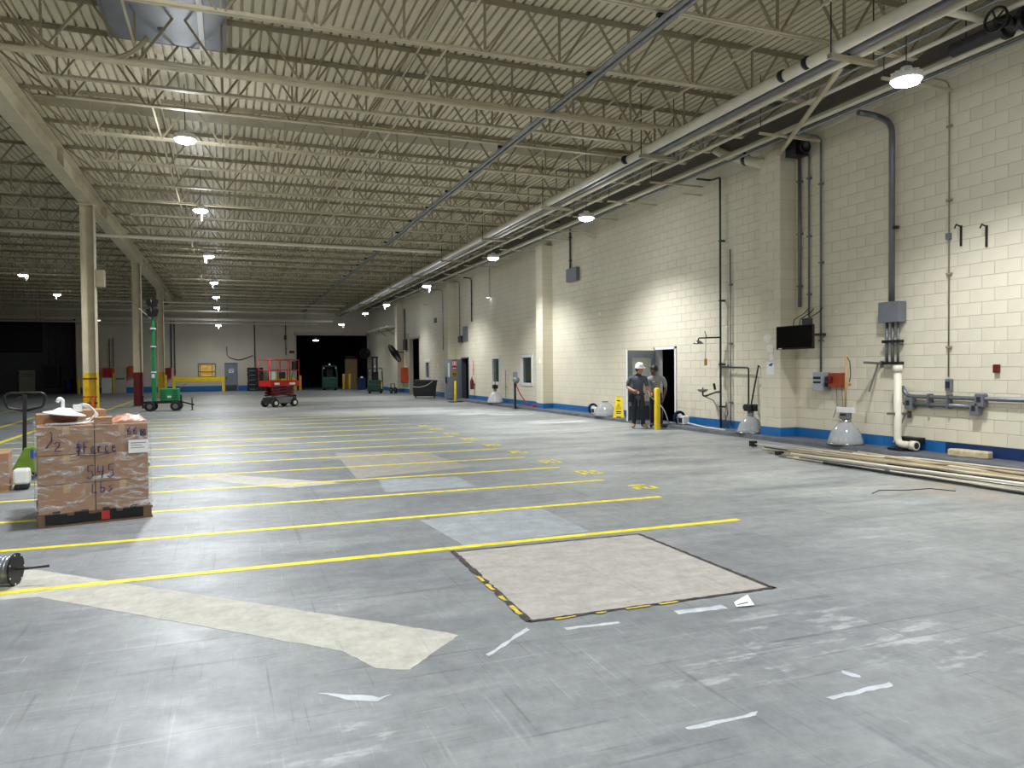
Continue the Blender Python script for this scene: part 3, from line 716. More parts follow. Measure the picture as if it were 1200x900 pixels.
MB().tube(bend([(0, .6, .3), (0, 0, -.1), Vector(P1)-Vector(P0)], .25, 6), .1, 14).build('pipe', 'pipe_white', e)
q = (Vector(P1)-Vector(P0))*.6+Vector((0, 0, -.04))
MB().tube([q-Vector((0, .05, 0)), q+Vector((0, .05, 0))], .115, 12).tube([q, q+Vector((-.05, 0, .17))], .03, 8).build('clamp', 'black', e)
hb = WL(927, 178, 10.62); hb.y -= .12
e = thing('horn_speaker', 'black horn speaker beside the block pilaster top', 'speaker', hb)
MB().box(-.16, .16, -.18, .1, -.14, .16).build('body', 'black', e)
MB().lathe([(.04, 0), (.08, -.05), (.14, -.09), (.13, -.1)], 16, T=Matrix.Translation((-.02, -.2, 0)) @ Matrix.Rotation(-PI/2, 4, 'X')).build('horn', 'chrome_dark', e)
MB().bar((.16, 0, 0), (WX-hb.x, 0, 0), .04, .04).build('mount', 'black', e)
# roof drain line across, with curved branches
e = thing('drain_line', 'cream roof drain line crossing under the joists', 'pipe', (0, 12.02, 6.02))
MB().tube([(-12, 0, 0), (7.5, 0, 0)], .045, 12).build('pipe', 'steel_cream', e)
for x, s in ((-1.9, -1), (-1.7, 1)):
    MB().tube(arc((x, 0, .75), .75, -PI/2, -PI/2-s*-1.1, 8, (1, 0, 0), (0, 0, 1)) if s > 0 else arc((x, 0, .75), .75, -PI/2, -PI/2-1.1, 8, (1, 0, 0), (0, 0, 1)), .035, 10).build('curved_branch', 'steel_tan', e)
e = tag(MB().tube([(-16, 27.2, 6.0), (7.6, 27.2, 6.0)], .06, 12).build('cross_pipe', 'pipe_white'), 'cream cross pipe under the joists above the parked light tower', 'pipe')
for k, (y, z, x1, r, m) in enumerate([(52, 6.0, 7.6, .05, 'pipe_white'), (54.5, 5.98, 7.6, .05, 'pipe_white'), (56.5, 5.8, 7.5, .07, 'pipe_white'), (57.5, 5.28, 7.5, .09, 'pipe_white'), (58.8, 5.1, 6.5, .07, 'pipe_white')]):
    e = tag(MB().tube([(-16.5, y, z), (x1, y, z)], r, 10).build('cross_pipe', m), ['first', 'second', 'third', 'fourth', 'fifth'][k]+' cream cross pipe counted towards the end wall', 'pipe')
    for x in (-12, -6, 0, 5.5): MB().tube([(x, y, z), (x, y, 7.04)], .012, 6).build('hanger_rod', 'dark_pipe', e)
# sheet-metal roof curb panel
e = thing('roof_curb_panel', 'pale sheet metal panel closing a roof opening', 'panel', (0, 0, 0))
MB().box(-1.66, .02, 10.75, 13.45, 6.94, 6.97).build('sheet', 'box_grey', e)
MB().box(.02, .06, 10.75, 13.45, 6.90, 7.03).build('edge_angle', 'steel_grey', e)
MB().box(-1.70, -1.66, 10.75, 13.45, 6.90, 7.03).build('edge_angle', 'steel_grey', e)
MB().box(-.36, -.28, 10.75, 13.45, 6.91, 6.94).build('cover_strip', 'white', e)
MB().lathe([(.0, 6.925), (.06, 6.925), (.06, 6.94)], 12, T=Matrix.Translation((-.9, 12.9, 0))).build('plug', 'box_grey', e)
# gate valve with hand wheel
vp = WL(1172, 24, 9.4)
e = thing('gate_valve', 'black gate valve with spoked handwheel on overhead main', 'valve', vp)
T = Matrix.Rotation(PI/2, 4, 'Y') @ Matrix.Rotation(.5, 4, 'X')
ring = [Vector((-.08, .15*math.cos(2*PI*i/20), .15*math.sin(2*PI*i/20))) for i in range(21)]
wh = MB().tube(ring, .018, 8, caps=False)
for i in range(5): wh.bar((-.08, 0, 0), ring[i*4], .022, .014)
wh.build('handwheel', 'black', e)
MB().tube([(-.1, 0, 0), (.25, 0, 0)], .03, 8).tube([(.1, 0, 0), (.34, 0, 0)], .07, 10).build('stem', 'black', e)
MB().tube([(.30, -1.3, .02), (.30, .9, .02)], .1, 14).build('pipe_body', 'dark_pipe', e)
MB().tube([(.30, -.16, .02), (.30, -.1, .02)], .16, 14).build('flange', 'black', e)
MB().tube([(.30, .1, .02), (.30, .16, .02)], .16, 14).build('flange', 'black', e)
for y in (-1.1, .7): MB().tube([(.30, y, .02), (.30, y, 7.04-vp.z)], .01, 6).build('hanger_rod', 'dark_pipe', e)
cp = run_pipe('overhead_pipe', 'cream cross arm pipe leading to the gate valve', 'pipe', [(8.6, 6.95, 6.12), (9.48, 6.95, 6.12)], .05, 'pipe_white')
# small sprinkler arms near the wall top
for (a, b) in (((628, 280), (668, 281)), ((664, 264), (697, 280)), ((672, 266), (699, 279)), ((800, 227), (822, 229)), ((497, 357), (500, 357))):
    A, B = WL(a[0], a[1], 10.24), WL(b[0], b[1], WX-.02)
    s_ = tag(MB().tube([A, B], .02, 8).build('sprinkler_pipe', 'pipe_white'), 'short cream pipe arm reaching from wall top pipes to the wall', 'pipe', 'pipe arms at the wall top')
# ---------------------------------------------------------------- high-bay lamps
def lamp_meshes():
    h = MB().lathe([(.0, .16), (.07, .16), (.08, .10), (.17, .07), (.2, .03), (.205, -.01), (.19, -.015)], 22)
    for i in range(12):
        th = 2*PI*i/12; h.bar((.07*math.cos(th), .07*math.sin(th), .1), (.19*math.cos(th), .19*math.sin(th), .06), .012, .05)
    h = h.mesh('housing', 'white')
    l = MB().lathe([(0, -.085), (.1, -.08), (.165, -.055), (.19, -.012)], 22).mesh('lens', 'lens')
    c = MB().tube([(.03, 0, .15), (.12, .02, .22), (.2, .02, .05), (.17, .02, -.2), (.11, .01, -.28), (.1, 0, -.12), (.16, 0, .02)], .012, 6).mesh('cord', 'cable_white')
    return h, l, c
LH, LLN, LC = lamp_meshes()
LD = bpy.data.lights.new('lamp_light', 'SPOT'); LD.energy = LAMP_W; LD.color = LAMP_COL; LD.spot_size = math.radians(170); LD.spot_blend = .7; LD.shadow_soft_size = .17
LU = bpy.data.lights.new('lamp_fill', 'POINT'); LU.energy = LAMP_FILL; LU.color = LAMP_COL; LU.shadow_soft_size = .2
def lamp(p, label, group=None, cord=True, power=1.0, rz=0.0, cone=160, fill=1.0):
    p = Vector(p); e = thing('high_bay_lamp', label, 'lamp', p, rz, group)
    link_mesh('housing', LH, e); link_mesh('lens', LLN, e)
    MB().tube([(0, 0, .15), (0, 0, 7.04-p.z)], .008, 6).build('hanger_rod', 'dark_pipe', e)
    if cord: link_mesh('cord', LC, e)
    ld = LD
    if power != 1.0 or cone != 160: ld = LD.copy(); ld.energy = LAMP_W*power; ld.spot_size = math.radians(cone)
    lo = bpy.data.objects.new('lamp_light', ld); COL.objects.link(lo); lo.parent = e; lo.location = (0, 0, -.12)
    lu = LU
    if power*fill != 1.0: lu = LU.copy(); lu.energy = LAMP_FILL*power*fill
    lo = bpy.data.objects.new('lamp_fill', lu); COL.objects.link(lo); lo.parent = e; lo.location = (0, 0, -.25)
    return e
G1, G2, G3 = 'lamps in the middle row', 'lamps in the row by the block wall', 'lamps in the side bay'
for k, (px, py, z) in enumerate([(217, 163, 6.0), (235, 246, 6.0), (245, 300, 6.0), (251, 331, 6.0), (253, 348, 6.0), (254, 360, 6.0), (256, 381, 4.9)]):
    lamp(FL(px, py, z), ['round white high-bay lamp hung beyond the roof curb panel', 'second white high-bay lamp from the roof curb panel', 'third white high-bay lamp from the roof curb panel', 'fourth white high-bay lamp from the roof curb panel',
         'fifth white high-bay lamp from the roof curb panel', 'sixth white high-bay lamp from the roof curb panel', 'low white high-bay lamp hanging before the far end wall'][k], G1, k > 0, [1.7, 1.4, 1.2, .8, .4, .35, .2][k], k*1.3)
for k, (px, py, z) in enumerate([(1062, 93, 5.35), (687, 255, 5.35), (578, 302, 5.35), (500, 335, 5.35), (453, 357, 5.35), (428, 367, 5.35), (400, 380, 5.0)]):
    lamp(FL(px, py, z), ['glaring white high-bay lamp above the wall conduits and grey box', 'white high-bay lamp near wall above the yellow floor sign', 'white high-bay lamp above the two interior windows', 'white high-bay lamp above the open grey door',
         'white high-bay lamp near the tall dark doorway', 'white high-bay lamp beyond the tall dark doorway', 'white high-bay lamp before the passage opening'][k], G2, k > 2, [.85, 1.2, 1.1, .9, .45, .3, .2][k], k*2.1, 132, .3)
for k, (px, py) in enumerate([(27, 322), (67, 345)]):
    lamp(FL(px, py, 6.0), ['white high-bay lamp with cord loop in the dark side bay', 'white high-bay lamp with long dangling cord in the dark side bay'][k], G3, True, .07, k*2)
for k, p in enumerate([(-.6, 8.6, 6.0), (-.6, 1.5, 6.0), (-.6, -5, 6.0), (4.6, 3.0, 6.0), (9.5, 1.0, 5.8), (9.5, -5.5, 5.8), (-9, 10, 6)]):  # unseen lamps continuing the rows; the one between rows is an added light
    lamp(p, 'unseen white high-bay lamp over the floor behind the photographer', 'lamps behind the photographer', False, [1.25, 1.1, .7, .6, .4, .4, .4][k])
p = AY(370, 399, 66); e = thing('passage_lamp', 'oval ceiling lamp glowing inside the dark passage', 'lamp', (p.x, 66, p.z))
MB().lathe([(0, -.05), (.2, -.045), (.26, 0), (.2, .05), (0, .06)], 16).build('globe', 'lens_far', e); MB().tube([(0, 0, .05), (0, 0, 4.985-p.z)], .02, 8).build('stem', 'dark_pipe', e)
p = AY(116, 376, 61.05); e = thing('wall_pack', 'small round wall lamp on the far end wall', 'lamp', (p.x, YB, p.z))
MB().box(-.1, .1, -.12, 0, -.06, .08).build('housing', 'box_grey', e); MB().box(-.08, .08, -.125, -.12, -.05, .05).build('lens', 'lens_far', e)
# ---------------------------------------------------------------- things on the block wall
def wp(px, py, off=0.0): return WL(px, py, WX-off)
def wall_conduit(label, px, y0, y1, r=.014, m='conduit_grey', off=.035, elbow=0.0, straps=2, boxes=()):
    a, b = wp(px, y0, off), wp(px, y1, off); b.y = a.y = (a.y+b.y)/2
    pts = [a, b]
    if elbow: pts = [a+Vector((-elbow, 0, .02)), a, b]
    o = MB().tube(bend(pts, .14), r, 8).build('wall_conduit', m); tag(o, label, 'conduit')
    for i in range(straps):
        c = a.lerp(b, (i+.6)/straps); MB().box(WX-off-.004-r, WX-.002, c.y-.045, c.y+.045, c.z-.015, c.z+.015).build('strap', m, o)
    for py, s in boxes:
        c = wp(px, py, off); MB().box(WX-.075, WX-.002, a.y-s*.6, a.y+s*.6, c.z-s, c.z+s).build('junction_box', 'box_grey', o)
    return o
wall_conduit('thick grey conduit dropping to the hanging black screen', 937, 176, 360, .034, 'conduit_grey', .06, 0, 3)
wall_conduit('grey conduit with top elbow beside the thick screen conduit', 948, 168, 372, .02, 'conduit_grey', .04, .7, 3)
wall_conduit('long grey conduit running down to the grey breaker box', 962, 160, 436, .02, 'conduit_grey', .04, .75, 3)
wall_conduit('thin conduit with inline box and switch beside red alarm', 1112, 96, 441, .012, 'steel_tan', .03, .7, 4, ((277, .05),))
wall_conduit('thin pipe beside the emergency shower riser', 856, 292, 499, .014, 'conduit_grey', .04, 0, 3)
wall_conduit('dark conduit feeding the square grey box between windows and pilaster', 668, 262, 316, .03, 'dark_pipe', .05, .5, 2)
wall_conduit('dark capped pipe above the pale wall panel', 552.5, 326, 377, .03, 'dark_pipe', .05, .4, 1)
wall_conduit('thin conduit beside the third pilaster', 538.5, 330, 395, .02, 'conduit_grey', .04, .3, 2)
wall_conduit('thin conduit above the tall dark doorway', 474, 362, 400, .05, 'conduit_grey', .07, 0, 1)
wall_conduit('short conduit left of the third pilaster', 519, 340, 410, .015, 'conduit_grey', .04, .6, 2)
wall_conduit('thin red extinguisher hanger pipe above the extinguisher', 554.5, 423, 440, .012, 'red', .03, 0, 1)
wall_conduit('slim upright rod standing by the window dome', 592.5, 434, 466, .012, 'steel_grey', .06, 0, 1)
# grey pull box with thick conduit, three droppers and white drain pipe
by = WL(1050, 365).y
e = thing('pull_box_riser', 'square grey pull box on a thick riser with three droppers', 'electrical box', (WX, by, 0))
zt, zb = WL(1050, 354).z, WL(1050, 378).z
MB().box(-.2, -.005, -.22, .2, zb, zt).build('box', 'box_grey', e, .008)
MB().tube(bend([(-.5, .35, 6.0), (-.1, .35, 6.0), (-.1, .0, 5.75), (-.1, 0, zt-.005)], .2), .05, 12).build('riser', 'conduit_grey', e)
MB().box(-.13, -.06, -.12, .02, 3.9, 3.95).build('clamp', 'black', e)
for dy in (-.13, -.02, .10): MB().tube([(-.1, dy, zb), (-.1, dy, 1.56)], .026 if dy > -.1 else .02, 10).build('dropper', 'conduit_grey', e)
for z in (1.95, 1.57): MB().box(-.15, -.04, -.2, .17, z-.025, z+.025).build('strut', 'black', e)
e = thing('drain_pipe', 'white plastic drain pipe with elbow at the kerb', 'pipe', (WX-.3, WL(1052, 480, WX-.3).y, .09))
MB().tube(bend([(0, 0, 1.40), (0, 0, .1), (0, -.34, .1)], .12, 6), .062, 14).build('pipe', 'pvc', e)
MB().tube([(0, 0, 1.33), (0, 0, 1.44)], .078, 14).build('socket', 'pvc', e); MB().tube([(0, -.26, .1), (0, -.37, .1)], .078, 14).build('elbow_socket', 'pvc', e)
MB().tube([(0, -.371, .1), (0, -.374, .1)], .055, 14).build('bore', 'dark_pipe', e)
MB().box(-.12, .26, -.2, .1, .0, .04).box(.08, .26, -.32, .1, .12, .22).build('foot_bracket', 'black', e)
# two horizontal conduits with fittings
A, Bp = wp(1060, 466, .07), wp(1200, 466, .07)
e = thing('conduit_pair', 'two horizontal grey conduits with cast fittings on the wall', 'conduit', (WX-.07, 0, 0))
zl = WL(1120, 466).z
MB().tube(bend([(0, A.y+.05, zl+.16), (0, A.y-.05, zl), (0, 5.2, zl)], .1), .034, 12).build('upper_conduit', 'conduit_grey', e)
y2 = WL(1145, 474).y
MB().tube([(0, A.y, zl-.13), (0, y2, zl-.13)], .038, 12).build('lower_conduit', 'conduit_grey', e)
for y, z in ((A.y-.12, zl-.12), (y2-.04, zl-.16), (WL(1154, 466).y, zl-.02)):
    MB().box(-.07, .05, y-.07, y+.07, z-.1, z+.1).build('fitting', 'box_grey', e, .012); MB().box(-.078, -.07, y-.03, y+.03, z-.03, z+.05).build('cover', 'chrome_dark', e)
for y in (8.55, 8.9): MB().box(-.05, .065, y-.015, y+.015, zl-.18, zl+.05).build('strap', 'conduit_grey', e)
# brackets
def arm(label, px0, py0, px1, py1, out, drop):
    P, Q = wp(px0, py0, 0), wp(px1, py1, 0); y = (P.y+Q.y)/2
    e = thing('wall_bracket', label, 'bracket', (WX, y, P.z))
    MB().bar((0, 0, 0), (-out, 0, .02), .05, .04).build('arm', 'steel_grey', e); MB().bar((-.1, 0, 0), (-out*.75, 0, -drop), .035, .012).build('strut', 'steel_grey', e)  # strut slant copies the arm's cast shadow as a solid bar
    MB().box(-.012, -.001, -.04, .04, -.07, .05).build('plate', 'steel_grey', e)
    return e
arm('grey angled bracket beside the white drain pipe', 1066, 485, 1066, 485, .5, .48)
arm('grey angled bracket above the upright clear dome', 1034, 426, 1034, 426, .42, .5)  # here the strut is only the arm's shadow, built as a bar
for px in (1127, 1157):
    a = wp(px, 268, 0); e = thing('wall_hook', 'black iron hook high on wall beside thin conduit', 'hook', (WX, a.y, a.z), 0, 'iron hooks on the block wall')
    MB().box(-.03, -.002, -.012, .012, -.28, .05).build('plate', 'black', e); MB().tube([(-.02, 0, .03), (-.12, 0, .06), (-.16, 0, .0)], .012, 6).build('prong', 'black', e)
def wbox(name, label, cat, px0, py0, px1, py1, d, m, front=None):
    c0, c1 = wp(px0, py0, d), wp(px1, py1, d); y0, y1 = sorted((c0.y, c1.y)); z0, z1 = sorted((c0.z, c1.z))
    e = thing(name, label, cat, (WX, (y0+y1)/2, (z0+z1)/2)); a, b = (y1-y0)/2, (z1-z0)/2
    MB().box(-d, -.002, -a, a, -b, b).build('case', m, e, min(.01, d*.15))
    if front: MB().box(-d-.006, -d, -a*.7, a*.7, -b*.55, b*.55).build('cover', front, e)
    return e, a, b
wbox('switch_box', 'grey light switch box below the thin conduit', 'switch', 1107, 444, 1114, 458, .07, 'box_grey', 'chrome_dark')
wbox('fire_alarm', 'small dark red fire alarm box on the block wall', 'alarm', 1163, 427, 1169.5, 437, .06, 'dark_red', 'dark_red')
e, a, b = wbox('breaker_box', 'grey breaker box with dark label strip under the screen', 'electrical box', 952, 436, 963, 458, .22, 'breaker_grey')
MB().box(-.228, -.22, -a*.75, a*.75, b*.25, b*.5).box(-.228, -.22, -a*.75, a*.75, -b*.2, 0).build('label_strip', 'black', e)
MB().box(-.15, -.05, -a-.06, -a, -b*.6, b*.5).build('side_switch', 'chrome_dark', e)
e, a, b = wbox('alarm_panel', 'orange-red alarm box beside the grey breaker box', 'alarm', 970, 437, 984, 454, .16, 'alarm_orange')
MB().box(-.25, -.16, a*.1, a*.9, -b*.4, b*.55).build('bell', 'dark_red', e, .02)
MB().box(-.258, -.25, a*.25, a*.75, -b*.2, b*.35).build('label', 'black', e)
for k, dy in enumerate((.04, -.1)):
    tag(MB().tube([(WX-.06, e.location.y+dy, e.location.z-.13), (WX-.05, e.location.y+dy-.02, e.location.z-.5), (WX-.05, e.location.y+dy+.08, e.location.z-.72)], .006, 6).build('loose_wire', 'conduit_grey'), 'loose thin wire hanging below the orange alarm box', 'wire', 'wires under the alarm box')
e, a, b = wbox('square_box', 'square dark grey box below conduit near the second pilaster', 'electrical box', 663, 316, 675, 328, .14, 'box_grey')
wbox('wall_panel', 'flat pale grey panel on the wall above the open door', 'panel', 542, 383, 547.5, 400, .05, 'box_grey')
wbox('disconnect_switch', 'small dark switch box beside the pale wall panel', 'electrical box', 536.5, 394, 540.5, 401, .12, 'chrome_dark')
wbox('sensor_box', 'tiny dark sensor box high between pilasters near the end', 'sensor', 508, 373, 510.5, 378, .06, 'chrome_dark')
e, a, b = wbox('hose_cabinet', 'tall orange cabinet on the wall beside the tall doorway', 'cabinet', 469.5, 431, 475.5, 448, .18, 'orange', 'orange')
wbox('disconnect_switch', 'grey switch box on conduit above the orange cabinet', 'electrical box', 472, 398, 475, 410, .15, 'chrome_dark')
wbox('door_sign', 'pale sign above the small narrow window', 'sign', 497.5, 421, 504, 424, .012, 'white')
wbox('notice_plate', 'faint pale notice plate above the tall dark doorway', 'sign', 476, 391, 479, 397, .012, 'tan_panel')
# wall light fitting high on wall
c = wp(572, 348, .12); e = thing('wall_light', 'small lit wall lamp on a drop conduit above the windows', 'lamp', c)
MB().lathe([(0, .06), (.06, .05), (.09, -.03)], 12).build('shade', 'white', e); MB().lathe([(0, -.04), (.08, -.03)], 12).build('bulb', 'lens_far', e); MB().tube([(.02, 0, .05), (.08, 0, .05), (.08, 0, 1.3)], .012, 6).build('stem', 'conduit_grey', e)
# hanging black screen on the pilaster
XT = WX-.56
c0, c1 = WL(909.5, 383, XT), WL(952, 408.5, XT)
e = thing('flat_screen', 'black flat screen hung on cables before the block pilaster', 'television', (XT, (c0.y+c1.y)/2, (c0.z+c1.z)/2))
a, b = (c0.y-c1.y)/2, (c0.z-c1.z)/2
MB().box(0, .06, -a, a, -b, b).build('bezel', 'tv_black', e, .006); MB().box(-.003, 0, -a+.015, a-.015, -b+.035, b-.015).build('panel', 'black_gloss', e)
MB().box(.06, .12, -.3, .3, -.12, .16).build('back_housing', 'black', e); MB().box(-.004, -.001, a-.17, a-.07, -b+.01, -b+.03).build('badge', 'white', e)
MB().bar((.1, a-.12, .0), (.16, a-.12, .0), .2, .2).bar((.1, 0, .05), (.56, -.25, .05), .05, .05).build('mount_arm', 'black', e)
for dy in (-.28, -.05, .12): MB().tube([(.08, dy, b*.5), (.12, dy, b+.12), (.4, dy+.02, b+.26), (.48, dy+.02, b+.34)], .009, 6).build('cable', 'black', e)
MB().box(.02, .14, -.36, -.2, b, b+.12).build('cable_box', 'dark_pipe', e)
# paper notice on pilaster
c0, c1 = WL(898.5, 424, WX-.4), WL(907.5, 439, WX-.4)
e = tag(MB().box(WX-.404, WX-.4005, min(c0.y, c1.y), max(c0.y, c1.y), c1.z, c0.z).build('paper_notice', 'paper'), 'white paper notice taped to the block pilaster', 'notice')
MB().box(WX-.4055, WX-.404, c1.y+.06, c1.y+.16, c0.z-.09, c0.z-.05).box(WX-.4055, WX-.404, c1.y+.03, c1.y+.11, c0.z-.05, c0.z-.03).build('print', 'blue_plastic', e)
# ---------------------------------------------------------------- emergency shower with eyewash
sy = WL(844.5, 450, WX-.12).y
e = thing('emergency_shower', 'emergency shower and eyewash on a steel wall riser', 'shower', (WX-.12, sy, .09))
zs = WL(836, 395, WX-.4).z-.09
MB().tube(bend([(-.4, .35, 5.9), (0, .35, 5.9), (0, 0, 5.88), (0, 0, 0)], .05, 3), .024, 10).build('riser', 'chrome_dark', e)
MB().tube(bend([(0, 0, zs), (-.30, .45, zs), (-.30, .45, zs-.08)], .05), .018, 8).build('shower_arm', 'chrome_dark', e)
MB().lathe([(.02, .03), (.06, .01), (.13, -.05), (.128, -.055)], 18, T=Matrix.Translation((-.30, .45, zs-.08))).build('shower_head', 'steel_shiny', e)
MB().tube([(-.2, .26, zs), (-.2, .34, zs+.16)], .01, 6).tube([(-.2, .29, zs+.06), (-.2, .31, zs-.5)], .005, 6).build('pull_rod', 'chrome_dark', e)
MB().box(-.215, -.185, .27, .34, zs-.66, zs-.5).build('pull_tag', 'brass', e)
ze = WL(826, 459, WX-.3).z-.09
MB().tube(bend([(0, 0, ze), (-.05, .1, ze), (-.2, .3, ze-.1), (-.2, .42, ze-.1), (-.2, .42, ze)], .05), .022, 8).build('eyewash_arm', 'chrome_dark', e)
MB().lathe([(.02, -.05), (.09, -.03), (.14, .02), (.135, .025), (.08, -.02)], 18, T=Matrix.Translation((-.2, .42, ze+.03))).build('eyewash_bowl', 'steel_shiny', e)
MB().tube([(-.23, .38, ze), (-.23, .38, ze+.1)], .014, 6).tube([(-.17, .46, ze), (-.17, .46, ze+.1)], .014, 6).build('spray_nozzle', 'chrome_dark', e)
MB().tube([(-.18, .36, ze-.12), (-.1, .15, ze-.2), (-.02, .03, ze-.45), (0, 0, ze-.5)], .012, 6).build('drain_tube', 'steel_shiny', e)
MB().bar((-.06, .13, ze+.05), (-.06, .18, ze+.2), .06, .012).build('push_flag', 'black', e)
z3 = WL(850, 430, WX-.12).z-.09
MB().tube(bend([(0, 0, z3), (0, -1.0, z3-.02), (0, -1.0, .62), (-.1, -1.0, .55)], .06), .02, 8).build('side_branch', 'chrome_dark', e)
MB().tube([(0, -.28, z3+.015), (0, -.28, z3+.06)], .012, 6).build('valve', 'black', e)
for z in (.5, 1.5, 3.0, 4.4): MB().box(-.03, .118, -.03, .03, z-.02, z+.02).build('bracket', 'chrome_dark', e)
tb = tag(MB().tube([(WX-.1, sy-.22, .09), (WX-.1, sy-.14, .4), (WX-.12, sy-.2, .7), (WX-.1, sy-.24, .45), (WX-.14, sy-.1, .14)], .014, 6).build('loose_hose', 'steel_shiny'), 'loose grey hose looped under the emergency shower', 'hose')
# fire extinguisher
c = wp(553, 450, .14); e = thing('fire_extinguisher', 'red fire extinguisher on the wall by the open door', 'extinguisher', (c.x, c.y, c.z-.25))
MB().lathe([(0, 0), (.08, .0), (.085, .02), (.085, .4), (.05, .47), (.03, .5)], 14).build('cylinder', 'dark_red', e); MB().tube([(0, 0, .5), (0, 0, .56)], .025, 8).bar((0, 0, .55), (-.02, -.12, .6), .03, .015).build('valve_handle', 'black', e)
MB().tube([(0, .03, .53), (-.05, .1, .4), (-.05, .1, .15)], .012, 6).build('hose', 'black', e); MB().box(.05, .138, -.03, .03, .2, .26).build('bracket', 'black', e)
# round wall fans
def fan(label, px, py, r, X, tilt, spin):
    c = WL(px, py, X); e = thing('wall_fan', label, 'fan', c, spin)
    T = Matrix.Rotation(tilt, 4, 'Y')
    ring = [T @ Vector((0, r*math.cos(2*PI*i/24), r*math.sin(2*PI*i/24))) for i in range(25)]
    m_ = MB().tube(ring, .03, 6, caps=False)
    for k in range(1, 9): m_.tube([q*(k/9) for q in ring], .016, 4, caps=False)
    for i in range(0, 24, 2): m_.tube([ring[i], (0, 0, 0)], .008, 4)
    m_.build('cage', 'black', e)
    b_ = MB()
    for k in range(3):
        A_ = T.to_3x3() @ Matrix.Rotation(k*2*PI/3, 3, 'X')
        b_.add([A_ @ Vector(v) for v in ((.03, 0, .05), (.05, -.22, r*.8), (.07, .2, r*.85), (.0, .08, .05))], [(0, 1, 2, 3)]); b_.add([A_ @ Vector(v) for v in ((.035, 0, .05), (.055, -.22, r*.8), (.075, .2, r*.85), (.005, .08, .05))], [(3, 2, 1, 0)])
    b_.build('blade', 'black', e); MB().tube([(.0, 0, 0), T @ Vector((.25, 0, 0))], .1, 10).build('motor', 'dark_pipe', e)
    return e
f1 = fan('black round wall fan tilted above the parked green machines', 462.5, 414, .66, WX-.75, -.55, .12)
MB().bar((.2, 0, .05), (.86, .45, .1), .05, .05).build('mount_arm', 'black', f1)
p = AY(427.5, 414, 60.6); f2 = fan('small black fan with pale hub beside the passage opening', 427.5, 414, .42, p.x, .2, 1.2)
MB().bar((0.1, 0, 0), (.45, -.1, 0), .05, .05).build('mount_arm', 'black', f2)
# shelf high near the corner
a, b = WL(432, 389, WX-.6), WL(455, 384, WX-.6)
e = thing('wall_shelf', 'long pale bracket shelf high near the far corner', 'shelf', (WX, 0, a.z))
MB().box(-.7, -.01, b.y, min(a.y, 60.5), -.06, .06).build('board', 'pipe_white', e)
for y in (b.y+1, (a.y+b.y)/2): MB().bar((-.6, y, -.05), (-.01, y, -.5), .05, .05).build('strut', 'steel_grey', e)
# ---------------------------------------------------------------- pallet load
lp = Vector((-1.77, 8.39, 0)); la = math.radians(12.1)
def at(root, p): return root.matrix_world @ Vector(p)
Mload = Matrix.Translation(lp) @ Matrix.Rotation(la, 4, 'Z')
def lt(x, y, z): return Mload @ Vector((x, y, z))
pal = thing('pallet', 'wooden pallet with dark film carrying the wrapped cartons', 'pallet', lp, la)
for y in (0.0, .16, .32, .5, .68, .86, 1.04): MB().box(-.01, 1.02, y, y+.1, .10, .125).build('deck_board', 'pallet_wood', pal)
for x in (0, .46, .93): MB().box(x, x+.08, 0, 1.14, .02, .10).build('stringer', 'pallet_wood', pal)
for y in (0, .5, 1.04): MB().box(-.01, 1.02, y, y+.1, 0, .02).build('bottom_board', 'pallet_wood', pal)
dk = MB()
for i in range(14):
    x0 = .06+i*.062; h0 = .105+.03*math.sin(i*1.7); dk.box(x0, x0+.064, -.012, -.002, .028, h0+.02)
dk.build('dark_film', 'black_gloss', pal)
MB().box(.545, .62, -.016, -.012, .03, .12).build('tag', 'sign_red', pal)
cart_m = {}
TH = .292
for tz in range(3):
    for iy in range(3):
        for ix in range(2):
            x0, y0, z0 = .005+ix*.495, .01+iy*.375, .128+tz*TH
            lab = 'brown carton in the wrapped load, %s tier, %s' % (['bottom', 'middle', 'top'][tz], ['front row facing the bare floor strip', 'middle row', 'back row'][iy])
            if iy == 0: lab = 'brown carton in %s tier of load front, %s' % (['bottom', 'middle', 'top'][tz], 'by the pallet jack side' if ix == 0 else 'by the white label side')
            e = thing('carton', lab, 'box', lt(x0, y0, z0), la+random.uniform(-.006, .006), 'cartons on the pallet')
            MB().box(0, .488, 0, .37, 0, TH-.004).build('body', 'cardboard', e, .006)
            MB().box(0, .488, .16, .21, TH-.004, TH-.002).box(.215, .275, -.0012, 0, TH-.09, TH-.002).build('tape', 'tape', e)
            MB().box(.2435, .2445, -.0018, 0, .0, TH-.09).build('edge_joint', 'tape', e)
# clear stretch wrap, with hand-written marks
N = 10; ztop = .128+3*TH+.01
wv = MB(); loop = []
def wrap_pt(s):
    per = [(-.02, -.02), (1.015, -.02), (1.015, 1.15), (-.02, 1.15)]
    k = int(s) % 4; t = s-int(s); a, b = per[k], per[(k+1) % 4]; return a[0]+(b[0]-a[0])*t, a[1]+(b[1]-a[1])*t
rowsz = [.132+(ztop+.02-.132)*i/12 for i in range(13)]; M_ = 64
vs = []
for zz in rowsz:
    for j in range(M_):
        x, y = wrap_pt(4*j/M_); f_ = random.uniform(-.004, .006)+(.025*(max(0, .16-zz)/.1))
        cx, cy_ = x-.5, y-.56; l_ = math.hypot(cx, cy_); vs.append((x+cx/l_*f_, y+cy_/l_*f_, zz))
fs = [(i*M_+j, i*M_+(j+1) % M_, (i+1)*M_+(j+1) % M_, (i+1)*M_+j) for i in range(12) for j in range(M_)]
wv.add(vs, fs, 0, False)
wrap = wv.build('stretch_wrap', 'film'); wrap.location = lp; wrap.rotation_euler = (0, 0, la); tag(wrap, 'clear stretch wrap around the pallet of cartons', 'plastic wrap')
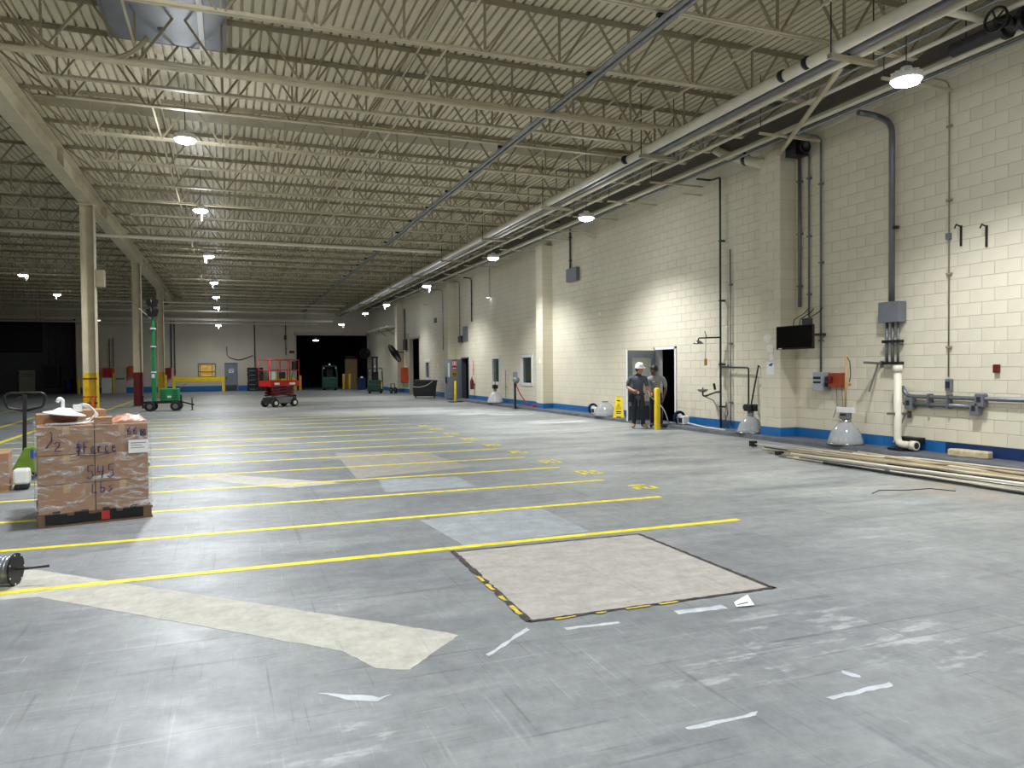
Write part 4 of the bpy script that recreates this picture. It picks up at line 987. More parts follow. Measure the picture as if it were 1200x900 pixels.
G = {'1': [[(.3, 1.5), (.5, 1.9), (.5, 0)]], '/': [[(0, 0), (.8, 1.4)]], '2': [[(0, 1.5), (.3, 1.9), (.8, 1.7), (.7, 1.1), (0, .1), (1, 0)]], 'F': [[(.1, 0), (.1, 1.9), (.9, 1.9)], [(.1, 1), (.7, 1)]],
     '$': [[(.9, 1.6), (.2, 1.6), (.2, 1), (.8, .9), (.7, .3), (0, .3)], [(.5, 2.1), (.4, -.2)], [(0, 1.0), (1.1, 1.2)]], '-': [[(.1, 1), (.6, 1)]], 'o': [[(.5, 1.1), (.1, .7), (.2, .1), (.6, 0), (.8, .6), (.5, 1.1)]],
     'r': [[(.1, 1.1), (.15, 0)], [(.13, .7), (.4, 1.1), (.7, 1)]], 'c': [[(.8, 1), (.3, 1), (.1, .4), (.4, 0), (.9, .2)]], 'e': [[(.1, .6), (.8, .7), (.6, 1.1), (.2, .9), (.1, .3), (.5, 0), (.9, .2)]],
     '5': [[(.9, 1.9), (.2, 1.9), (.15, 1.1), (.7, 1.1), (.8, .4), (.4, 0), (0, .2)]], '4': [[(.2, 1.9), (0, .9), (.9, 1)], [(.8, 1.8), (.6, 0)]], 'L': [[(.2, 1.6), (.1, 0), (.8, .1)]],
     'b': [[(.2, 1.8), (.15, 0), (.7, .1), (.8, .7), (.2, .8)]], 's': [[(.8, 1.1), (.2, .9), (.7, .4), (.1, 0)]], '6': [[(.7, 1.9), (.15, .9), (.2, .1), (.7, .1), (.8, .7), (.2, .8)]],
     '#': [[(0, 0), (1, 0), (1, 1.5), (0, 1.5), (0, 0)], [(0, 0), (1, 1.5)], [(0, 1.5), (1, 0)]]}
def handwrite(txt, x, z, h, parent, nm='marker_text', y=-.034, w=.55, r=.0055):
    mb = MB(); cx = x
    for ch in txt:
        if ch == ' ': cx += h*.4; continue
        for st_ in G[ch]: mb.tube([(cx+p[0]*h*w, y, z+p[1]*h/2) for p in st_], r, 5)
        cx += h*(w+.16) if ch not in '1-' else h*(w*.75)
    return mb.build(nm, 'marker', parent)
handwrite('1', .10, .86, .10, wrap); handwrite('/', .08, .79, .10, wrap); handwrite('2', .15, .755, .10, wrap)
handwrite('$Force', .335, .725, .115, wrap, w=.38); handwrite('66', .79, .89, .085, wrap, w=.5); handwrite('#', .915, .875, .08, wrap)
handwrite('545', .42, .46, .14, wrap, w=.5); handwrite('Lbs', .46, .315, .12, wrap, w=.45)
MB().tube([(.34, -.034, .705), (.5, -.034, .69), (.68, -.034, .72)], .004, 5).build('marker_text', 'marker', wrap)
MB().box(.80, .985, -.036, -.033, .695, .83).build('paper_label', 'paper', wrap)
MB().box(.82, .965, -.0375, -.036, .795, .802).box(.82, .93, -.0375, -.036, .77, .776).box(.82, .95, -.0375, -.036, .745, .751).build('print', 'conduit_grey', wrap)
# things lying on the load
zt_ = .128+3*TH
def carton_small(x, y, sx, sy, sz, rz, lab, z=zt_):
    e = thing('small_carton', lab, 'box', lt(x, y, z), la+rz, 'small cartons on the load')
    MB().box(0, sx, 0, sy, 0, sz).build('body', 'cardboard', e, .004); MB().box(0, sx, sy*.42, sy*.58, sz, sz+.001).build('tape', 'tape', e)
carton_small(-.0, .42, .20, .3, .10, 0, 'small open brown carton at the jack side of the load top')
carton_small(.36, .45, .28, .32, .13, .05, 'tan carton on load top behind the white lamp cords')
carton_small(.50, .03, .16, .16, .07, -.08, 'little tan carton in front on the load top')
rb = MB(); 
for i in range(9):
    for j in range(6):
        pass
u_, v_ = 12, 7; vs = []
for i in range(u_):
    for j in range(v_):
        a_, b_ = i/(u_-1), j/(v_-1); hh = .085*math.sin(PI*min(1, b_*1.2+.05))**.6*math.sin(PI*(a_*.9+.05))**.5+random.uniform(-.012, .012)
        vs.append((.67+a_*.32, .05+b_*.5, max(0.002, hh)))
rb.add(vs, [(i*v_+j, (i+1)*v_+j, (i+1)*v_+j+1, i*v_+j+1) for i in range(u_-1) for j in range(v_-1)], 0, True)
o = rb.build('plastic_bundle', 'film_red'); o.location = lt(0, 0, zt_); o.rotation_euler = (0, 0, la); tag(o, 'crumpled reddish plastic bundle on the load top', 'plastic')
e = thing('removed_lamp', 'white lamp fitting with tangled cords on the load top', 'lamp', lt(.235, .21, zt_), la)
T = Matrix.Translation((0, 0, .01)) @ Matrix.Rotation(.12, 4, 'Y')
MB().lathe([(0, .16), (.06, .16), (.1, .13), (.19, .105), (.2, .09), (.13, .085)], 20, T=T).build('housing', 'white', e)
MB().lathe([(.13, .087), (.12, .03), (.06, 0), (0, -.002)], 18, T=T).build('globe', 'brown_globe', e)
MB().tube(bend([(0, 0, .16), (0, 0, .25), (-.03, 0, .27), (-.05, 0, .23)], .03), .018, 8).build('hook', 'white', e)
MB().box(.09, .17, -.04, .04, .13, .2).build('ballast', 'white', e)
for k in range(5):
    pts = [(.12, 0, .19), (.2+.02*k, .03*(k-2), .22-.02*k), (.29+.01*k, .04*(k-2), .13-.015*k), (.28-.05*k, -.1+.02*k, .02), (.12-.07*k, -.16+.02*k, .015), (-.02-.03*k, -.17+.015*k, .012)]
    MB().tube(bend(pts, .08, 4), .007, 6).build('cord', 'cable_white', e)
# ---------------------------------------------------------------- pallet jack
jp = Vector((-2.93, 12.6, 0)); e = thing('pallet_jack', 'green pallet jack with black loop handle behind the load', 'pallet jack', jp, math.radians(10))
MB().extr([(-.05, .1), (.0, .09), (.62, .09), (.62, .42), (.22, .46), (.12, .44)], -.2, .2).build('body', 'jack_green', e, .012)
MB().box(.20, .40, -.206, -.2, .30, .42).build('sticker', 'blue_plastic', e)
for s in (-.27, .12): MB().box(.6, 1.75, s, s+.15, .07, .13).build('fork', 'jack_green', e, .01)
for s in (-.2, .2): MB().tube([(1.55, s-.04, .035), (1.55, s+.04, .035)], .035, 10).build('fork_roller', 'rubber', e)
for s in (-.07, .07): MB().tube([(.3, s-.03, .1), (.3, s+.03, .1)], .1, 16).build('steer_wheel', 'rubber', e)
MB().bar((.12, 0, .40), (.14, 0, 1.22), .06, .05).build('handle_bar', 'black', e)
MB().tube(bend([(.14, 0, .98), (-.08, .0, 1.03), (-.12, .0, 1.20), (-.06, 0, 1.245), (.34, 0, 1.245), (.40, 0, 1.20), (.36, 0, 1.03), (.14, 0, .98)], .04, 3), .017, 8).build('loop_handle', 'black', e)
MB().bar((-.03, 0, 1.12), (.12, 0, 1.2), .012, .025).build('release_lever', 'black', e)
# carton at the picture's edge with film and a wheeled base
q = FL(8, 577); e = thing('film_carton', 'brown carton in loose film beside the pallet jack', 'box', (q.x-.28, q.y, 0), .15)
MB().box(-.4, .30, 0, .5, .03, .50).build('body', 'cardboard', e, .006)
MB().box(-.4, .30, 0, .5, 0, .03).build('base', 'wood', e)
MB().box(-.41, .312, -.012, .3, .08, .40).build('film', 'film', e)
q = FL(20, 576); e = thing('tool_case', 'pale bundle with dark foot beside the film carton', 'case', (q.x, q.y+.1, 0), .1)
MB().box(-.07, .11, 0, .25, .07, .27).build('body', 'white_plastic', e, .03); MB().box(-.06, .1, .01, .22, 0, .07).build('foot', 'rubber', e, .02)
# ---------------------------------------------------------------- wire spool with rod
sp = FL(20, 690); e = thing('wire_spool', 'spool of grey wire on a black reel lying on floor', 'wire spool', (sp.x-.02, sp.y+.11, .116), math.radians(-12))
def ring_disc(x, r, t): return MB().tube([(x, 0, 0), (x+t, 0, 0)], r, 28, sm=False)
ring_disc(-.02, .115, .014).build('flange', 'black', e); ring_disc(-.40, .115, .014).build('flange', 'black', e)
wr = MB()
for i in range(14): wr.tube([(-.384+i*.026, 0, 0), (-.371+i*.026, 0, 0), (-.358+i*.026, 0, 0)], [.094, .101, .094], 24, caps=False)
wr.build('wire', 'spool_wire', e)
for k in range(7):
    th = 2*PI*k/7; MB().tube([(-.007, .105*math.cos(th), .105*math.sin(th)), (-.003, .105*math.cos(th), .105*math.sin(th))], .006, 6).build('rivet', 'white', e)
MB().tube([(-.5, 0, 0), (.0, 0, 0), (.21, -.0, .012)], .0095, 8).build('rod', 'black', e)
# paper scrap
P = [FL(*p) for p in ((860, 707), (876, 700.5), (884, 711), (863, 712))]
vs = [(p.x, p.y, z) for p, z in zip(P, (.008, .022, .012, .006))]
o = MB().add(vs+[(x, y, z-.002) for x, y, z in vs], [(0, 1, 2, 3), (7, 6, 5, 4), (0, 4, 5, 1), (1, 5, 6, 2), (2, 6, 7, 3), (3, 7, 4, 0)]).build('paper_scrap', 'paper'); tag(o, 'curled white paper scrap by the concrete patch', 'paper')
A, B = Vector(vs[0]).lerp(Vector(vs[3]), .7), Vector(vs[1]).lerp(Vector(vs[2]), .7)
MB().bar(A.lerp(B, .1)+Vector((0, 0, .0025)), A.lerp(B, .75)+Vector((0, 0, .0025)), .008, .001).build('print', 'black', o)
# ---------------------------------------------------------------- pile of conduits on the floor
GP = 'conduits in the floor pile'
pile = [((893, 527), 5.8, .02), ((900, 531), 6.2, .016), ((905, 529), 5.5, .022), ((884, 524), 6.4, .016), ((915, 534), 6.0, .022), ((922, 537), 5.4, .018), ((910, 527), 6.3, .014), ((930, 538), 5.0, .024),
        ((935, 533), 5.6, .02), ((945, 535), 5.0, .018), ((950, 541), 4.8, .024), ((940, 529), 5.5, .016), ((960, 538), 5.2, .018), ((965, 544), 4.6, .022), ((975, 541), 4.4, .02), ((985, 536), 4.4, .024),
        ((990, 545), 4.2, .02), ((1000, 539), 4.4, .018), ((1010, 548), 4.0, .024), ((918, 530), 4.6, .018)]
pile += [((896+13.7*k % 120, 528+k % 4*3+ (13.7*k % 120)*.09), 5.0+k % 3*.6, .015+.003*(k % 3)) for k in range(12)]
lay = [0, 0, 0, 1, 0, 0, 1, 0, 1, 0, 0, 1, 2, 0, 1, 2, 0, 2, 0, 2]+[1, 0, 2]*4
for k, (p, L_, r) in enumerate(pile):
    a = FL(*p); a.x = min(a.x, 9.95-.2); z = .004+r+.045*lay[k]
    X1 = 8.62+(k*.618 % 1)*1.25; b = Vector((X1, a.y-L_, z+(.02 if lay[k] else 0))); a = Vector((a.x, a.y, z))
    pts = [a, b]
    bent = k in (3, 8, 12, 15, 19)
    if bent:
        m1 = a.lerp(b, .42); m2 = a.lerp(b, .50)+Vector((.17 if k != 12 else -.18, 0, .015)); off = m2-a.lerp(b, .5); pts = [a, m1, m2, b+off]
    m = ['pile_cream', 'pvc_old', 'pipe_steel', 'pvc', 'pvc_old', 'pile_cream', 'dark_pipe'][k % 7]; r *= .82
    lab = ['cream plastic conduit lying in the long floor pile', 'stained tan conduit lying in the long floor pile', 'white conduit lying in the long floor pile', 'grey steel conduit lying in the long floor pile', 'dark iron pipe lying in the long floor pile'][[0, 1, 3, 2, 1, 0, 4][k % 7]]
    if bent: lab = 'offset-bent '+lab
    o = MB().tube(bend(pts, .1, 3), r, 8).build('floor_conduit', m); tag(o, lab, 'conduit', GP)
    if k in (3, 4): c = a; MB().box(c.x-.05, c.x+.05, c.y-.02, c.y+.09, max(.004, c.z-.05), c.z+.05).build('end_fitting', 'black', o)
    if k in (2, 6, 10): c = a.lerp(b, .3); MB().tube([c+Vector((0, .04, 0)), c-Vector((0, .04, 0))], r*1.5, 8).build('coupling', 'pipe_steel', o)
# loose flakes of paint by the pile
q = [FL(1018, 577), FL(1045, 574), FL(1085, 577)]
o = tag(MB().tube([Vector((p.x, p.y, .006)) for p in [FL(1022, 579), FL(1030, 575), FL(1060, 575), FL(1090, 573), FL(1120, 576)]], .005, 6).build('loose_wire', 'chrome_dark'), 'thin dark wire lying on floor in front of the conduit pile', 'wire')
# broken stone-like block on the kerb
e = WL(1140, 534, 10.72); o = MB()
pr = [(-.33, -.1), (-.30, .09), (.22, .12), (.33, .03), (.30, -.1), (.1, -.13)]
o.prism([(p[1], p[0]) for p in pr], 0, .11); o = o.build('insulation_chunk', 'stone', None, .02); o.location = (10.76, 8.1, .09); o.rotation_euler = (0, 0, .1); tag(o, 'broken tan insulation chunk lying on the kerb', 'rubble')
# ---------------------------------------------------------------- taken-down dome lamps
def dome(label, loc, R_, H_, mdome, ballast, stem=None, rot=None, extra=None):
    e = thing('dome_lamp', label, 'lamp', loc)
    if rot: e.rotation_euler = rot
    pr = [(R_, 0), (R_*1.02, .02), (R_*.96, H_*.22), (R_*.82, H_*.52), (R_*.58, H_*.8), (R_*.3, H_*.97), (R_*.2, H_)]
    d_ = MB().lathe(pr, 28); d_.lathe([(r*.97, z) for r, z in pr], 28); d_.build('dome', mdome, e)
    MB().lathe([(R_*1.0, 0), (R_*1.06, .0), (R_*1.06, .025), (R_*.99, .03)], 28).build('rim', 'steel_shiny', e)
    ballast(e, H_)
    return e
def b_black(e, h):
    MB().lathe([(.07, h-.02), (.07, h+.1), (.03, h+.11)], 14).build('neck', 'box_grey', e)
    MB().box(-.1, .1, -.12, .12, h+.11, h+.26).box(-.06, .06, .12, .2, h+.15, h+.23).box(-.05, .05, -.17, -.12, h+.14, h+.24).build('ballast', 'black', e, .015)
    MB().tube([(0, -.02, h+.25), (0, -.26, h+.25+.86)], .018, 8).build('stem', 'dark_pipe', e)
    MB().tube(bend([(0, -.26, h+1.1), (0, -.33, h+1.06), (0, -.33, h+.85), (0, -.35, h+.72)], .06), .009, 6).build('cord', 'dark_pipe', e); MB().lathe([(.01, .1), (.025, .06), (.03, 0)], 8, T=Matrix.Translation((0, -.35, h+.64))).build('plug', 'dark_pipe', e)
def b_clear(e, h):
    MB().lathe([(.1, h-.03), (.1, h+.03), (.05, h+.04)], 16).build('neck', 'steel_shiny', e)
    MB().box(-.06, .06, -.09, .09, h+.04, h+.16).build('ballast', 'box_grey', e, .01); MB().box(-.064, -.06, -.07, .07, h+.1, h+.14).build('label', 'black', e)
    MB().box(-.02, .02, -.2, .2, h+.16, h+.26).build('crossbar', 'white', e)
    MB().tube([(0, 0, h+.26), (0, -.02, h+1.22)], .02, 8).build('stem', 'tan_wood', e)
    MB().tube(bend([(0, -.02, h+1.2), (0, -.1, h+1.1), (0, -.12, h+.85), (0, -.09, h+.72)], .08), .008, 6).build('cord', 'dark_pipe', e); MB().lathe([(0, .05), (.025, .03), (.025, 0), (0, -.01)], 8, T=Matrix.Translation((0, -.09, h+.66))).build('plug', 'brass', e)
def b_plain(e, h):
    MB().lathe([(.06, h-.02), (.07, h+.08), (.04, h+.12)], 14).build('neck', 'box_grey', e)
    MB().box(-.09, .09, -.13, .13, h+.12, h+.28).box(-.04, .04, -.2, .2, h+.17, h+.23).build('ballast', 'black', e, .015)
    MB().tube([(0, 0, h+.28), (0, -.02, h+1.3)], .02, 8).build('stem', 'steel_shiny', e)
def b_lying(e, h):
    MB().lathe([(.08, h-.02), (.09, h+.1), (.05, h+.12)], 14).build('neck', 'black', e)
    MB().box(-.08, .08, -.1, .1, h+.12, h+.34).build('ballast', 'white', e, .015); MB().lathe([(.15, h+.34), (.16, h+.36), (.16, h+.4), (.13, h+.42)], 18).lathe([(.1, h+.36), (.15, h+.38)], 18).build('ring', 'black', e)
dome('grey dome lamp with black ballast and stem beside the shower', (10.62, FL(877, 508, .09).y+.15, .09), .29, .36, 'dome_clear', b_black)
dome('clear ribbed dome lamp with tan stem under the alarm box', (10.6, 10.42, .09), .31, .42, 'dome_clear', b_clear)
dome('white dome lamp with black ballast below the far window', (10.56, 29.4, .09), .34, .48, 'dome_white', b_plain)
def b_none(e, h): MB().lathe([(.06, h-.01), (.1, h+.005), (.1, h+.02), (0, h+.02)], 16).build('cap', 'steel_shiny', e)
dome('clear bare dome standing on kerb beside yellow floor sign', (10.56, 19.62, .09), .34, .42, 'dome_clear', b_none)
# loose lamp heads on the kerb
q = FL(806, 497, .09)
for lab, yy in (('detached white lamp ballast with dark ring beside the clear bare dome', 20.45), ('detached white lamp ballast with dark ring beside the doorway', q.y-.05)):
  e = thing('lamp_ballast', lab, 'lamp part', (10.66, yy, .09+.17))
  MB().lathe([(.16, .13), (.17, .15), (.17, .2), (.13, .22), (.1, .14)], 18, T=Matrix.Rotation(-PI/2, 4, 'X')).build('ring', 'navy_paint', e)
  MB().box(-.09, .09, -.14, .13, -.165, .05).build('ballast', 'white', e, .02); MB().box(-.095, -.09, -.09, .08, -.12, .0).build('cover', 'chrome_dark', e)
o = tag(MB().tube([(10.66, q.y-.25, .14), (10.5, q.y-1.2, .105), (10.45, q.y-2.0, .105)], .018, 8).build('lamp_tube', 'white_plastic'), 'white lamp stem lying on kerb by the loose lamp head', 'pipe')
# ---------------------------------------------------------------- wet floor sign
e = thing('floor_sign', 'yellow folding caution sign standing on the kerb', 'sign', (10.54, 18.77, .09), math.radians(-29))
for s in (-1, 1):
    T = Matrix.Translation((0, s*.15, 0)) @ Matrix.Rotation(s*.24, 4, 'X')
    mb = MB(); pts = [(-.15, 0), (-.15, .03), (-.08, .03), (-.07, 0)]
    outl = [(-.16, 0), (-.07, 0), (-.06, .04), (.06, .04), (.07, 0), (.16, 0), (.085, .62), (-.085, .62)]
    vs = [T @ Vector((x, -.008, z)) for x, z in outl]+[T @ Vector((x, .008, z)) for x, z in outl]; k = len(outl)
    mb.add(vs, [tuple(range(k)), tuple(reversed(range(k, 2*k)))]+[(i, (i+1) % k, k+(i+1) % k, k+i) for i in range(k)])
    mb.build('panel', 'yellow_old' if s > 0 else 'yellow', e)
T = Matrix.Translation((0, -.15, 0)) @ Matrix.Rotation(-.24, 4, 'X')
ink = MB()
for (x, z, w_, h_) in ((0, .50, .1, .03), (0, .18, .15, .03), (0, .13, .12, .02)): ink.cbox(T @ Vector((x, -.011, z)), (w_, .004, h_), 0, T.to_3x3())
tri = [Vector((-.07, -.011, .26)), Vector((.07, -.011, .26)), Vector((0, -.011, .42))]
for i in range(3): ink.bar(T @ tri[i], T @ tri[(i+1) % 3], .012, .004)
ink.bar(T @ Vector((0, -.011, .29)), T @ Vector((0, -.011, .37)), .012, .004); ink.build('lettering', 'black', e)
MB().box(-.06, .06, -.02, .02, .575, .61).build('hinge', 'yellow', e)
# ---------------------------------------------------------------- bollards
def bollard(label, p, h, r, m='yellow', plate=True, group=None):
    e = thing('bollard', label, 'bollard', (p[0], p[1], 0), 0, group)
    MB().lathe([(r, 0), (r, h-r*.5), (r*.8, h-r*.15), (r*.4, h), (0, h+.005)], 16).build('post', m, e)
    if plate: MB().lathe([(0, .012), (r*1.15, .012), (r*1.2, 0)], 16).build('collar', 'steel_grey', e)
    return e
bollard('yellow bollard standing before the two workers', (9.88, 15.66), 1.03, .075)
b2 = bollard('slim yellow post on black foot plate before the open grey door', (9.85, 32.9), .98, .055)
MB().box(-.3, .3, -.22, .22, .001, .03).build('foot_plate', 'black', b2)
for px, py, Y, h, lab in ((352, 457, 59.6, 1.15, 'yellow bollard at the passage opening beside the rail'), (403, 457, 59.8, 1.25, 'yellow bollard at the passage opening nearest the bin'), (410, 457, 59.5, 1.25, 'second yellow bollard beside the passage bin'),
                          (92, 460, 59.8, 1.25, 'yellow bollard beside the blue barrel'), (133, 459, 59.8, 1.5, 'slim yellow post beside the leaning white panel'), (194, 458, 59.8, 1.3, 'slim yellow post beside the red hose cabinet')):
    p = AY(px, py, Y); bollard(lab, (p.x, Y), h, .11 if h < 1.4 else .07, 'yellow_old')
# ---------------------------------------------------------------- hose post
q = FL(605.5, 479); e = thing('hose_post', 'dark steel post with grey outlet box and red hose', 'post', (10.2, q.y, 0))
MB().bar((0, 0, 0), (0, 0, 1.28), .07, .07).build('post', 'chrome_dark', e); MB().box(-.12, .12, -.12, .12, 0, .012).build('foot', 'chrome_dark', e)
MB().box(-.07, .07, -.1, .04, 1.2, 1.42).build('outlet_box', 'box_grey', e, .01); MB().lathe([(0, -.03), (.13, -.03), (.13, .03), (0, .03)], 16, T=Matrix.Translation((0, -.13, 1.1)) @ Matrix.Rotation(PI/2, 4, 'X')).build('reel', 'box_grey', e)
MB().bar((0, 0, 1.2), (0, .16, 1.3), .02, .02).build('hook', 'black', e)
MB().tube(bend([(0, -.06, 1.0), (.1, -.2, .6), (.25, -.5, .25), (.35, -.6, .14)], .2, 5), .022, 8).build('hose', 'red_hose', e)
pts = []
for i in range(60):
    t = i/59; th = t*6*PI; pts.append((10.70+.10*math.sin(th), 25.2+.42*math.cos(th)*(.8+.2*math.sin(t*9)), .115+.055*t))
tag(MB().tube(pts, .022, 6).build('coiled_hose', 'red_hose'), 'red hose coiled on the kerb beside the hose post', 'hose')
# ---------------------------------------------------------------- mobile light tower
def wheel(parent, c, r, t, axis='x', m='rubber', hub='steel_grey', name='wheel'):
    d = Vector((t/2, 0, 0)) if axis == 'x' else Vector((0, t/2, 0)); c = Vector(c)
    o = MB().tube([c-d, c-d*.6, c+d*.6, c+d], [r*.92, r, r, r*.92], 20).build(name, m, parent)
    MB().tube([c-d*1.05, c+d*1.05], r*.5, 12).build('hub', hub, o)
e = thing('light_tower', 'green towable light tower with tall telescopic mast', 'light tower', (-2.35, 31.9, 0), math.radians(-4))
MB().box(-.72, .62, -.3, -.24, .30, .38).box(-.72, .62, .24, .3, .30, .38).box(-.72, -.66, -.3, .3, .30, .38).box(.56, .62, -.3, .3, .30, .38).build('chassis', 'black', e)
MB().box(-.14, .52, -.26, .26, .40, .88).build('engine_cover', 'green', e, .03)
for k in range(4): MB().box(-.10+.0, .06, -.266, -.26, .5+k*.09, .53+k*.09).box(.32, .48, -.266, -.26, .5+k*.09, .53+k*.09).build('vent', 'dark_green', e)
MB().box(.12, .26, -.266, -.26, .52, .6).build('badge', 'white', e)
MB().box(-.46, -.31, -.08, .07, .38, 1.55).build('mast_section', 'green', e, .006); MB().box(-.445, -.325, -.065, .055, 1.5, 2.55).build('mast_section', 'green', e, .006); MB().box(-.43, -.34, -.05, .04, 2.5, 3.7).build('mast_section', 'green', e, .006)
for z in (1.5, 2.5, 3.2): MB().box(-.47, -.30, -.09, .08, z, z+.05).build('collar', 'white', e)
MB().box(-.452, -.34, -.084, -.08, 1.3, 1.45).build('notice', 'white', e)
for s in (-1, 1):
    for j in (0, 1):
        R = Matrix.Rotation(.25*s, 3, 'Y'); MB().cbox((-.385+.11*s, -.03, 3.85+j*.38), (.17, .16, .30), 0, R).build('floodlight', 'black', e)
MB().bar((-.385, 0, 3.65), (-.385, 0, 4.4), .04, .04).build('lamp_frame', 'black', e); MB().bar((-.45, 0, 3.62), (-.85, -.1, 4.0), .03, .03).build('stay', 'steel_shiny', e)
for x in (-.5, .42):
    for y in (-.34, .34): wheel(e, (x, y, .19), .19, .12, 'y')
for x in (-.74, .62): MB().box(x-.03, x+.03, -.34, -.28, .12, .62).build('outrigger', 'black', e)
MB().bar((.6, 0, .34), (1.05, 0, .22), .06, .06).build('tow_bar', 'black', e); MB().tube([(.98, 0, .5), (.98, 0, .03)], .025, 8).tube([(.90, 0, .5), (1.06, 0, .5)], .015, 6).lathe([(0, .03), (.07, .02), (.08, 0)], 12, T=Matrix.Translation((.98, 0, 0))).build('jack_stand', 'chrome_dark', e)
MB().bar((.5, -.1, .85), (.8, -.12, 1.05), .02, .02).build('handle', 'steel_shiny', e)
# ---------------------------------------------------------------- scissor lift
e = thing('scissor_lift', 'red scissor lift with guard rails folded down', 'scissor lift', (2.02, 33.0, 0), math.radians(33))
LX, LY = .72, .40
MB().box(-.62, .62, -.32, .32, .14, .42).build('chassis', 'chrome_dark', e, .02)
MB().box(-.40, .40, -.36, -.32, .16, .40).build('side_tray', 'box_grey', e); MB().box(.625, .66, -.28, .28, .16, .5).build('ladder', 'dark_red', e)
for x in (-.48, .48):
    for y in (-.35, .35): wheel(e, (x, y, .17), .17, .15, 'y', 'rubber', 'white_plastic')
for k in range(3):
    for y in (-.24, .24):
        z = .48+k*.13; MB().bar((-.56, y, z), (.56, y, z+.10), .05, .07).build('scissor_arm', 'dark_red', e); MB().bar((-.56, y*.8, z+.10), (.56, y*.8, z), .05, .07).build('scissor_arm', 'dark_red', e)
MB().bar((-.1, 0, .5), (.3, 0, .84), .09, .09).build('lift_cylinder', 'chrome_dark', e)
MB().box(-LX, LX, -LY, LY, .90, .96).build('platform', 'black', e)
for a in ((-LX, LX, -LY-.02, -LY), (-LX, LX, LY, LY+.02), (-LX-.02, -LX, -LY, LY), (LX, LX+.02, -LY, LY)): MB().box(a[0], a[1], a[2], a[3], .88, 1.12).build('toe_board', 'red', e)
for p_, q_ in (((-.55, -.425), (-.3, -.42)), ((.2, -.425), (.5, -.42))): MB().box(p_[0], q_[0], -LY-.026, -LY-.02, .94, 1.03).build('decal', 'white', e)
MB().box(LX+.02, LX+.026, -.3, -.1, .92, 1.0).box(LX+.02, LX+.026, .05, .3, .92, 1.0).build('decal', 'white', e)
for x in (-LX, -.24, .24, LX):
    for y in (-LY, LY): MB().tube([(x, y, 1.1), (x, y, 2.0)], .022, 8).build('rail_post', 'red', e)
for z in (2.0, 1.56):
    for y in (-LY, LY): MB().tube([(-LX, y, z), (LX, y, z)], .022, 8).build('guard_rail', 'red', e)
    for x in (-LX, LX): MB().tube([(x, -LY, z), (x, LY, z)], .022, 8).build('guard_rail', 'red', e)
MB().box(.50, .68, -.34, -.18, 1.56, 1.95).build('control_box', 'black', e, .02); MB().box(-.70, -.5, -.42, -.30, 1.18, 1.5).build('manual_case', 'white', e); MB().box(-.3, .0, -.43, -.40, 1.2, 1.48).build('sign_plate', 'black', e)
MB().tube([(.58, -.25, 1.56), (.5, -.2, 1.3), (.55, -.1, 1.0)], .015, 6).build('cable', 'black', e)
# ---------------------------------------------------------------- green lift trucks
def truck(label, loc, rz, s=1.0, mast=2.45, dark=False):
    e = thing('lift_truck', label, 'lift truck', loc, rz); e.scale = (s, s, s)
    MB().extr([(-.5, .1), (.5, .1), (.5, .78), (.3, .88), (-.42, .88), (-.5, .7)], -.45, .45).build('body', 'dark_green', e, .04)
    MB().box(-.46, .46, -.5, -.45, .2, .6).build('counterweight', 'dark_green', e, .03)
    for x in (-.48, .48):
        for y in (-.40, .42): MB().bar((x, y, .8), (x*.92, y*.9, 1.62), .04, .04).build('guard_post', 'dark_green', e)
    MB().box(-.46, .46, -.38, .4, 1.60, 1.65).build('overhead_guard', 'dark_green', e)
    for x in (-.3, -.1, .1, .3): MB().box(x-.015, x+.015, -.36, .38, 1.65, 1.68).build('guard_slat', 'dark_green', e)
    MB().box(-.22, .22, -.15, .25, .88, 1.02).box(-.22, .22, .18, .28, 1.02, 1.4).build('seat', 'black', e, .03)
    for x in (-.2, .08): MB().box(x, x+.12, .46, .56, .1, mast).build('mast_rail', 'black', e)
    MB().box(-.24, .24, .5, .54, mast-.1, mast).build('mast_head', 'black', e)
    for x in (-.36, .36): wheel(e, (x, -.28, .18), .18, .14, 'x'); wheel(e, (x, .35, .2), .2, .14, 'x')
    MB().lathe([(0, .12), (.05, .1), (.06, 0)], 12, T=Matrix.Translation((0, .1, 1.68))).build('beacon', 'white', e)
    for x in (-.4, .4): MB().lathe([(0, -.02), (.05, -.02), (.06, .03)], 12, T=Matrix.Translation((x, -.36, 1.5)) @ Matrix.Rotation(PI/2, 4, 'X')).build('work_light', 'white', e)
    MB().box(.36, .44, -.506, -.5, .3, .75).build('label_plate', 'yellow' if not dark else 'dark_green', e)
    MB().tube([(-.2, -.3, .9), (-.15, -.2, 1.2)], .02, 6).tube([(-.02, -.2, 1.22), (-.28, -.2, 1.22)], .018, 6).build('steering', 'black', e)
    return e
truck('dark green lift truck with black mast beside the wall', (9.0, 48.4, 0), math.radians(-8), 1.0, 2.42)
truck('dark green lift truck parked in front of the dark passage', (7.3, 58.2, 0), math.radians(-4), 1.15, 1.6, True)
